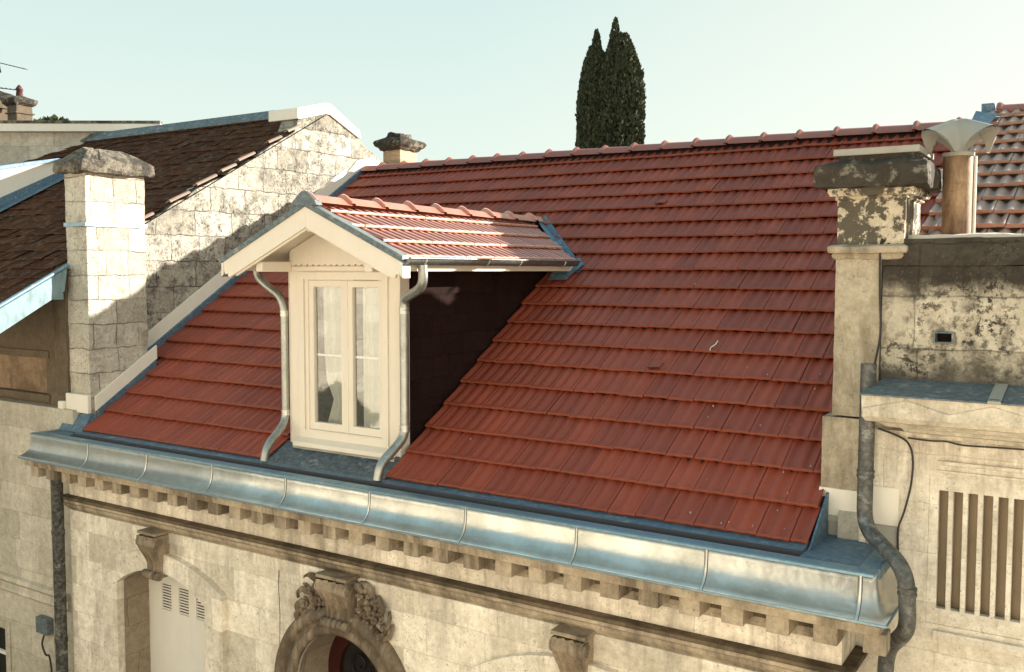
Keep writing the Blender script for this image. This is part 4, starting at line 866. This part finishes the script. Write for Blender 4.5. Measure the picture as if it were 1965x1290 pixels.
# ================================================================== right neighbour
RN_ = root('neighbour_house', (.6, 6.8, 0), 'pale stone house at the right with weathered parapet, slotted window and old tiles', 'house')
f = MB(); slots = [[(-.94 + .0895 * k, 4.71), (-.94 + .0895 * k + .058, 4.71), (-.94 + .0895 * k + .058, 5.52), (-.94 + .0895 * k, 5.52)] for k in range(15)]
f.holed([(-1.45, 0), (3.2, 0), (3.2, 5.90), (-1.45, 5.90)], [[(-1.0, 4.60), (.50, 4.60), (.50, 5.62), (-1.0, 5.62)]], 'y', 6.80, 7.1); f.build('wall', 'rfacade', RN_)
f = MB(); f.holed([(-1.0, 4.60), (.50, 4.60), (.50, 5.62), (-1.0, 5.62)], slots, 'y', 6.806, 6.86); wv = f.build('slotted_window', 'rfacade', RN_, bevel=.004)
f = MB()
for k in range(15):
    a = -.94 + .0895 * k
    f.add([(a - .01, 6.895, 4.70), (a + .068, 6.868, 4.70), (a + .068, 6.868, 5.53), (a - .01, 6.895, 5.53)], [(0, 1, 2, 3)])
f.build('slat', 'slatwood', wv)
f = MB(); f.box(-1.02, .52, 6.95, 6.96, 4.5, 5.6); f.build('window_back', 'dark', wv)
for q_ in ((.772, 5.70, 5.725), (.785, 5.64, 5.66), (.765, 4.50, 4.565)): f = MB(); f.box(-.95, .5, 6 + q_[0], 6.80, q_[1], q_[2]); f.build('window_moulding', 'rfacade', RN_, bevel=.004)
f = MB(); f.box(-1.40, -1.19, 6.792, 6.7995, 5.235, 5.50); f.build('whitewash_patch', 'plaster', RN_, bevel=.003); f = MB(); f.box(-1.40, -1.19, 6.785, 6.7995, 5.04, 5.23); f.build('base_block', 'cowl', RN_, bevel=.004)
# cornice of the right house
prof = [(0, 5.87), (.03, 5.87), (.05, 5.90), (.10, 5.915), (.12, 5.94), (.20, 5.955), (.24, 5.985), (.31, 6.0), (.33, 6.03), (.335, 6.175), (.0, 6.20)]
P2 = [((-1.05, 6.95), (-1, 0)), ((-1.05, 6.80), (-1, -1)), ((3.2, 6.80), (0, -1))]
f = MB(); sweep(f, prof, P2); rc_ = f.build('cornice', 'rcornice', RN_, bevel=.003)
f = MB()
k = -1.35
zz = [(-1.37, 6.085), (-1.10, 6.155), (-.85, 6.083), (-.60, 6.155), (-.34, 6.083), (-.09, 6.155), (.16, 6.083), (.41, 6.155), (.66, 6.083), (.91, 6.155), (1.16, 6.083)]
f.ext([(-1.37, 6.036)] + zz + [(1.16, 6.036)], 'y', 6.457, 6.464); f.build('zigzag_relief', 'rcornice', rc_, bevel=.002)
f = MB(); f.add([(-1.395, 6.445, 6.183), (3.2, 6.445, 6.183), (3.2, 6.90, 6.248), (-1.33, 6.90, 6.248), (-1.395, 6.445, 6.173), (3.2, 6.445, 6.173)], [(0, 1, 2, 3), (0, 1, 5, 4)])
f.add([(-1.395, 6.445, 6.183), (-1.33, 6.90, 6.248), (-1.33, 6.90, 6.20), (-1.395, 6.445, 6.173)], [(0, 1, 2, 3)])
for xx in (-.62, .4): f.box(xx, xx + .05, 6.442, 6.90, 6.19, 6.20)
f.build('cornice_zinc', 'lead', RN_)
sm2 = MB(); sm2.add([(-.63, 6.441, 6.172), (-.555, 6.441, 6.172), (-.555, 6.90, 6.256), (-.63, 6.90, 6.256), (-.63, 6.441, 6.192), (-.555, 6.441, 6.192)], [(4, 5, 2, 3), (0, 1, 5, 4)]); sm2.build('zinc_joint', 'cowl', RN_)
# parapet
f = MB(); f.holed([(-1.355, 6.20), (3.2, 6.20), (3.2, 7.03), (-1.355, 7.03)], [[(-1.005, 6.515), (-.905, 6.515), (-.905, 6.575), (-1.005, 6.575)]], 'y', 6.90, 7.2); f.build('parapet', 'parapet', RN_, bevel=.004)
f = MB(); rough_box(f, -1.365, 3.2, 6.885, 7.22, 7.032, 7.215, (90, 6, 4), .007, 8); f.build('parapet_coping', 'parapet', RN_)
f = MB(); rough_box(f, -1.30, 3.2, 7.02, 7.24, 7.20, 7.245, (110, 4, 2), .012, 18); f.build('coping_mortar', 'plaster', RN_)
f = MB(); ring(f, -1.015, -.88, 6.505, 6.585, .010, 6.885, 6.905); f.build('vent_frame', 'lead', RN_); f = MB(); f.box(-1.0, -.9, 6.99, 7.0, 6.51, 6.58); f.build('vent_back', 'dark', RN_)
# chimney pillar at the party wall
pl = MB(); rough_box(pl, -1.67, -1.362, 6.88, 7.50, 5.96, 7.10, (7, 12, 30), .004, 3); pillar = pl.build('chimney', 'pillar', RN_)
f = MB(); rough_box(f, -1.735, -1.15, 6.865, 7.5, 5.43, 5.945, (12, 8, 12), .004, 5); f.build('plinth', 'pillar', pillar)
f = MB(); rough_box(f, -1.745, -1.145, 6.86, 7.5, 5.235, 5.43, (12, 8, 5), .003, 6); f.build('whitewashed_base', 'plaster', pillar)
f = MB(); f.box(-1.70, -1.15, 6.87, 7.4, 5.04, 5.19); f.box(-1.75, -1.14, 6.85, 7.4, 5.19, 5.235); f.build('base_blocks', 'cowl', pillar, bevel=.006)
f = MB(); cap_ring(f, -1.67, -1.24, 6.88, 7.50, [(7.075, .0), (7.08, .012), (7.10, .025), (7.115, .018), (7.12, .045), (7.135, .052), (7.165, .05), (7.175, .03), (7.18, .0)], 2, .003, 10); f.build('moulding', 'mould', pillar)
f = MB(); rough_box(f, -1.665, -1.215, 6.885, 7.495, 7.165, 7.53, (10, 12, 14), .006, 6); f.build('neck', 'mottled', pillar)
f = MB(); cap_ring(f, -1.67, -1.21, 6.88, 7.50, [(7.49, .0), (7.50, .015), (7.515, .01), (7.52, .04), (7.55, .055), (7.575, .05), (7.58, .09)], 2, .003, 10); f.build('bed_moulding', 'mottled', pillar)
f = MB(); cap_ring(f, -1.67, -1.19, 6.88, 7.50, [(7.57, .04), (7.575, .125), (7.60, .13), (7.715, .13), (7.73, .12), (7.755, .05)], 7, .010, 14); f.build('cap', 'blackcap', pillar)
f = MB(); rough_box(f, -1.66, -1.15, 6.87, 7.45, 7.745, 7.80, (8, 8, 2), .006, 4); f.build('cap_block', 'blackcap', pillar)
f = MB(); f.box(-1.70, -1.13, 6.86, 7.46, 7.802, 7.850); f.build('cap_slab', 'cowl', pillar, bevel=.006)
# flue with four-armed cowl
FX, FYY = -.95, 7.32
f = MB(); f.tube([(FX, FYY, 7.10), (FX, FYY, 7.82)], .098, 24); flue = f.build('flue', 'rust', RN_)
f = MB(); f.tube([(FX + .108, FYY + .02, 7.10), (FX + .108, FYY + .02, 7.80)], .012, 8); f.build('side_tube', 'plaster', flue)
f = MB(); f.tube([(FX, FYY, 7.80), (FX, FYY, 7.825)], .106, 24); f.build('collar', 'cowl', flue)
cw = MB(); N = 44; L = .30; wv_ = .130; idx = {}; vs = []; fs = []
ca, sa = math.cos(R(52)), math.sin(R(52))
def cwz(a, b):
    m_ = min(abs(a), abs(b)); M_ = max(abs(a), abs(b))
    return 7.73 + (.33 - .10 * max(0, (M_ - .06) / L)) * math.sqrt(max(0, 1 - (m_ / wv_) ** 2))
for lay in (0, 1):
    for i in range(N + 1):
        for j in range(N + 1):
            a = -L + 2 * L * i / N; b = -L + 2 * L * j / N; a = a * 1.0; m_ = min(abs(a), abs(b)); M_ = max(abs(a), abs(b))
            if m_ > wv_ + .001: continue
            # mouths are cut back towards the springing, so each arm ends in a slanting lip
            lim = wv_ + (L - wv_) * (1 - (m_ / wv_) ** 2.6)
            if M_ > lim:
                k = lim / M_
                if abs(a) > abs(b): a2, b2 = a * k, b
                else: a2, b2 = a, b * k
            else: a2, b2 = a, b
            z = cwz(a2, b2) - lay * .012; idx[(lay, i, j)] = len(vs); vs.append((FX + a2 * ca - b2 * sa, FYY + a2 * sa + b2 * ca, z))
for lay in (0, 1):
    for i in range(N):
        for j in range(N):
            q = [(lay, i, j), (lay, i + 1, j), (lay, i + 1, j + 1), (lay, i, j + 1)]
            if all(t in idx for t in q): fs.append(tuple(idx[t] for t in q))
cw.add(vs, fs, True); cwl = cw.build('cowl', 'cowl', flue)
# old tiled roof of the right house
RS = .40; SR = np.array([0, 1, RS]) / math.hypot(1, RS)
def rrz(y, o=0): return 7.96 + RS * (y - 9.2) + o
b = tile_grid((-1.22, 6.95, rrz(6.95)), (1, 0, 0), SR, 20, 13, w=.225, g=.335, amp=.034, th=.040, lift=.034, jit=.006, seed=31, width=.24, flutes=2, stag=0.5, u0=-.12)
pc = [clipped(b, keepX(-1.22, 3.2) + keepY(7.27, 11.0))]; b.free()
rroof = bm_obj('roof', pc, 'rtile', RN_); pc[0].free()
f = MB(); f.ext([(7.28, rrz(7.28, -.09)), (11.0, rrz(11.0, -.09)), (11.3, rrz(11.0, -.09)), (14.5, 7.2), (14.5, 0), (7.28, 0)], 'x', -1.20, 3.2); f.build('rear_wall', 'rfacade', RN_)
rt = MB(); ridge_tiles(rt, (-1.08, 11.05, rrz(11.0) - .025), (1, 0, 0), 10, .45, r=.095, slope=.5, seed=13); rt.build('ridge', 'ridge', rroof)
f = MB(); f.box(-1.22, -1.10, 10.98, 11.12, rrz(11) - .06, rrz(11) + .055); f.add([(-1.25, 10.25, rrz(10.25, .03)), (-1.08, 10.25, rrz(10.25, .03)), (-1.02, 10.60, rrz(10.6, .04)), (-1.25, 10.80, rrz(10.8, .04))], [(0, 1, 2, 3)]); f.build('ridge_flashing', 'zincblue', rroof)
# downpipe of the right house
downpipe([(-1.39, 6.70, 6.36), (-1.39, 6.68, 5.30), (-1.34, 6.60, 5.22), (-1.10, 6.32, 5.13), (-1.035, 6.25, 5.04), (-1.02, 6.24, 4.75), (-1.06, 6.30, 4.66), (-1.17, 6.50, 4.50), (-1.20, 6.54, 4.38), (-1.20, 6.54, .1)], .053, 'pipeR', [((-1.39, 6.685, 5.60), 0), ((-1.03, 6.247, 4.97), 0)], RN_, .09, 16)
# cables
f = MB(); f.tube(smoothpath([(-1.352, 6.93, 7.23), (-1.365, 6.86, 7.17), (-1.362, 6.86, 6.85), (-1.350, 6.86, 6.58), (-1.375, 6.85, 6.38), (-1.395, 6.80, 6.24)]), .008, 6); f.build('cable', 'wire', label='thin cable running down the edge between chimney pillar and parapet', category='cable', loc=(-1.36, 6.88, 6.24))
f = MB(); f.tube(smoothpath([(-1.33, 6.76, 5.91), (-1.22, 6.77, 5.875), (-1.14, 6.77, 5.83), (-1.105, 6.77, 5.73), (-1.11, 6.77, 5.55), (-1.15, 6.77, 5.35), (-1.185, 6.77, 5.22), (-1.18, 6.78, 5.0)]), .0075, 6); f.build('cable', 'wire', label='thin black cable looping down the right wall beside the tall downpipe', category='cable', loc=(-1.2, 6.79, 5.0))
f = MB(); f.tube(smoothpath([(-1.14, 6.78, 5.86), (-1.0, 6.775, 5.855), (-.9, 6.775, 5.86), (-.8, 6.775, 5.845), (-.6, 6.775, 5.85), (-.3, 6.775, 5.855), (.3, 6.775, 5.85)]), .006, 6); f.build('cable', 'wire', label='thin dark cable stretched along the underside of the right cornice', category='cable', loc=(-.6, 6.79, 5.85))

# ================================================================== trees
def foliage(mb, fn, n, size, seed, up=.6):
    r = random.Random(seed); mb.att.setdefault('rnd', [])
    for _ in range(n):
        p, nrm = fn(r); d = (nrm * r.uniform(.2, .9) + Vector((r.uniform(-.5, .5), r.uniform(-.5, .5), up))).normalized(); s_ = d.cross(Vector((r.uniform(-1, 1), r.uniform(-1, 1), r.uniform(-1, 1)))).normalized()
        L = size * r.uniform(.6, 1.5); W = L * .32; k0 = len(mb.v)
        mb.add([p - s_ * W * .4, p + s_ * W * .4, p + s_ * W + d * L * .55, p + d * L, p - s_ * W + d * L * .5], [(0, 1, 2, 3, 4)])
        mb.att['rnd'] += [r.random()] * 5
def cypress(cx, cy, rad, H_, seed, label, tips):
    t = root('cypress_tree', (cx, cy, 0), label, 'tree', None)
    mb = MB(); mb.tube([(cx, cy, 0), (cx + .03, cy, H_ * .4), (cx, cy, H_ * .9)], [.28, .18, .04], 10); mb.build('trunk', 'bark', t)
    c = MB()
    def rad_at(z, a):
        h = z / H_; r = rad * (min(1, (h / .10)) ** .6) * (1 - max(0, (h - .87) / .14) ** 1.7 * .85)
        return max(.03, r * (1 + .13 * noise.noise(Vector((math.cos(a) * 1.6, math.sin(a) * 1.6, z * .55 + seed))) + .14 * noise.noise(Vector((math.cos(a) * 5, math.sin(a) * 5, z * 2.2 + seed)))))
    def fn(r):
        z = H_ * (.05 + .95 * r.random() ** .75); a = r.uniform(0, 2 * math.pi); rr = rad_at(z, a) * (1 - .35 * r.random() ** 2.2); nn = Vector((math.cos(a), math.sin(a), .3)); return Vector((cx + rr * math.cos(a), cy + rr * math.sin(a), z)), nn
    foliage(c, fn, 42000, .115, seed, 1.3)
    for (dx, dy_, dz_, hh, w_) in tips:
        def fn2(r, dx=dx, dy_=dy_, dz_=dz_, hh=hh, w_=w_):
            t_ = r.random(); a = r.uniform(0, 6.28); rr = w_ * (1 - t_) ** .8; return Vector((cx + dx + rr * math.cos(a), cy + dy_ + rr * math.sin(a), dz_ + hh * t_)), Vector((math.cos(a), math.sin(a), .5))
        foliage(c, fn2, 900, .10, seed + int(dx * 100), 1.3)
    # inner mass so the middle of the column is not see-through
    vs = []; NA, NZ = 18, 40
    for k in range(NZ + 1):
        z = H_ * (.04 + .94 * k / NZ)
        for j in range(NA): a = 2 * math.pi * j / NA; rr = rad_at(z, a) * .74; vs.append((cx + rr * math.cos(a), cy + rr * math.sin(a), z))
    k0 = len(c.v); c.add(vs, [(k * NA + j, k * NA + (j + 1) % NA, (k + 1) * NA + (j + 1) % NA, (k + 1) * NA + j) for k in range(NZ) for j in range(NA)]); c.att['rnd'] += [0.0] * (len(c.v) - k0)
    c.build('crown', 'leaf', t)
TY = 30
cypress(-15.74, TY, .60, 14.8, 3, 'left one of the twin dark cypress columns behind the red roof, slightly shorter', [(-.28, 0, 13.5, .8, .2), (.05, 0, 14.3, 1.1, .24), (.32, -.1, 13.8, .8, .18), (-.55, 0, 12.6, .6, .14), (-.6, 0, 11.4, .5, .12)])
cypress(-14.90, TY + .3, .80, 15.2, 8, 'right one of the twin dark cypress columns behind the red roof, wider and taller', [(-.2, 0, 14.6, 1.2, .26), (.12, 0, 14.3, .9, .2), (.42, 0, 13.7, .9, .18), (.62, 0, 12.6, .7, .15), (.78, 0, 11.5, .6, .13)])
t = root('garden_tree', (-29.0, 17.8, 0), 'small leafy tree crown peeping over the roofs beside the far left chimneys', 'tree')
mb = MB(); mb.tube([(-29.0, 17.8, 0), (-29, 17.8, 11.3)], [.2, .07], 8); mb.build('trunk', 'bark', t)
c = MB()
def fnb(r):
    while True:
        p = Vector((r.uniform(-1, 1), r.uniform(-1, 1), r.uniform(-1, 1)))
        if p.length < 1 and noise.noise(p * 2.5) > -.12: break
    return Vector((-29.0 + p.x * 1.0, 17.8 + p.y * .9, 11.0 + p.z * .78)), p
foliage(c, fnb, 5000, .16, 4, .4); c.build('crown', 'leaf2', t)

# ================================================================== the house across the street (seen in the panes, and throws warm light back)
OH = root('opposite_house', (-6, -.7, 0), 'sunlit stone house across the street, reflected in the dormer window', 'house')
f = MB(); holes = []
for i in range(7):
    for zz_ in (1.2, 5.0):
        if True: holes.append([(-22.4 + i * 5.2, zz_), (-21.4 + i * 5.2, zz_), (-21.4 + i * 5.2, zz_ + 1.9), (-22.4 + i * 5.2, zz_ + 1.9)])
f.holed([(-26, 0), (14, 0), (14, 8.9), (-26, 8.9)], holes, 'y', -1.1, -.75); f.build('wall', 'street_stone', OH)
f = MB(); f.box(-26, 14, -1.25, -1.2, 0, 8.9); f.build('window_back', 'lfacade', OH)
f = MB(); f.ext([(-.45, 8.9), (-.45, 9.05), (-5, 11.2), (-5, 8.9)], 'x', -26, 14); f.build('roof', 'rtile', OH)
for h in holes:
    f = MB(); ring(f, h[0][0], h[1][0], h[0][1], h[2][1], .07, -1.0, -.94); m_ = (h[0][0] + h[1][0]) / 2; f.box(m_ - .03, m_ + .03, -1.0, -.94, h[0][1], h[2][1])
    f.build('window', 'white', OH)
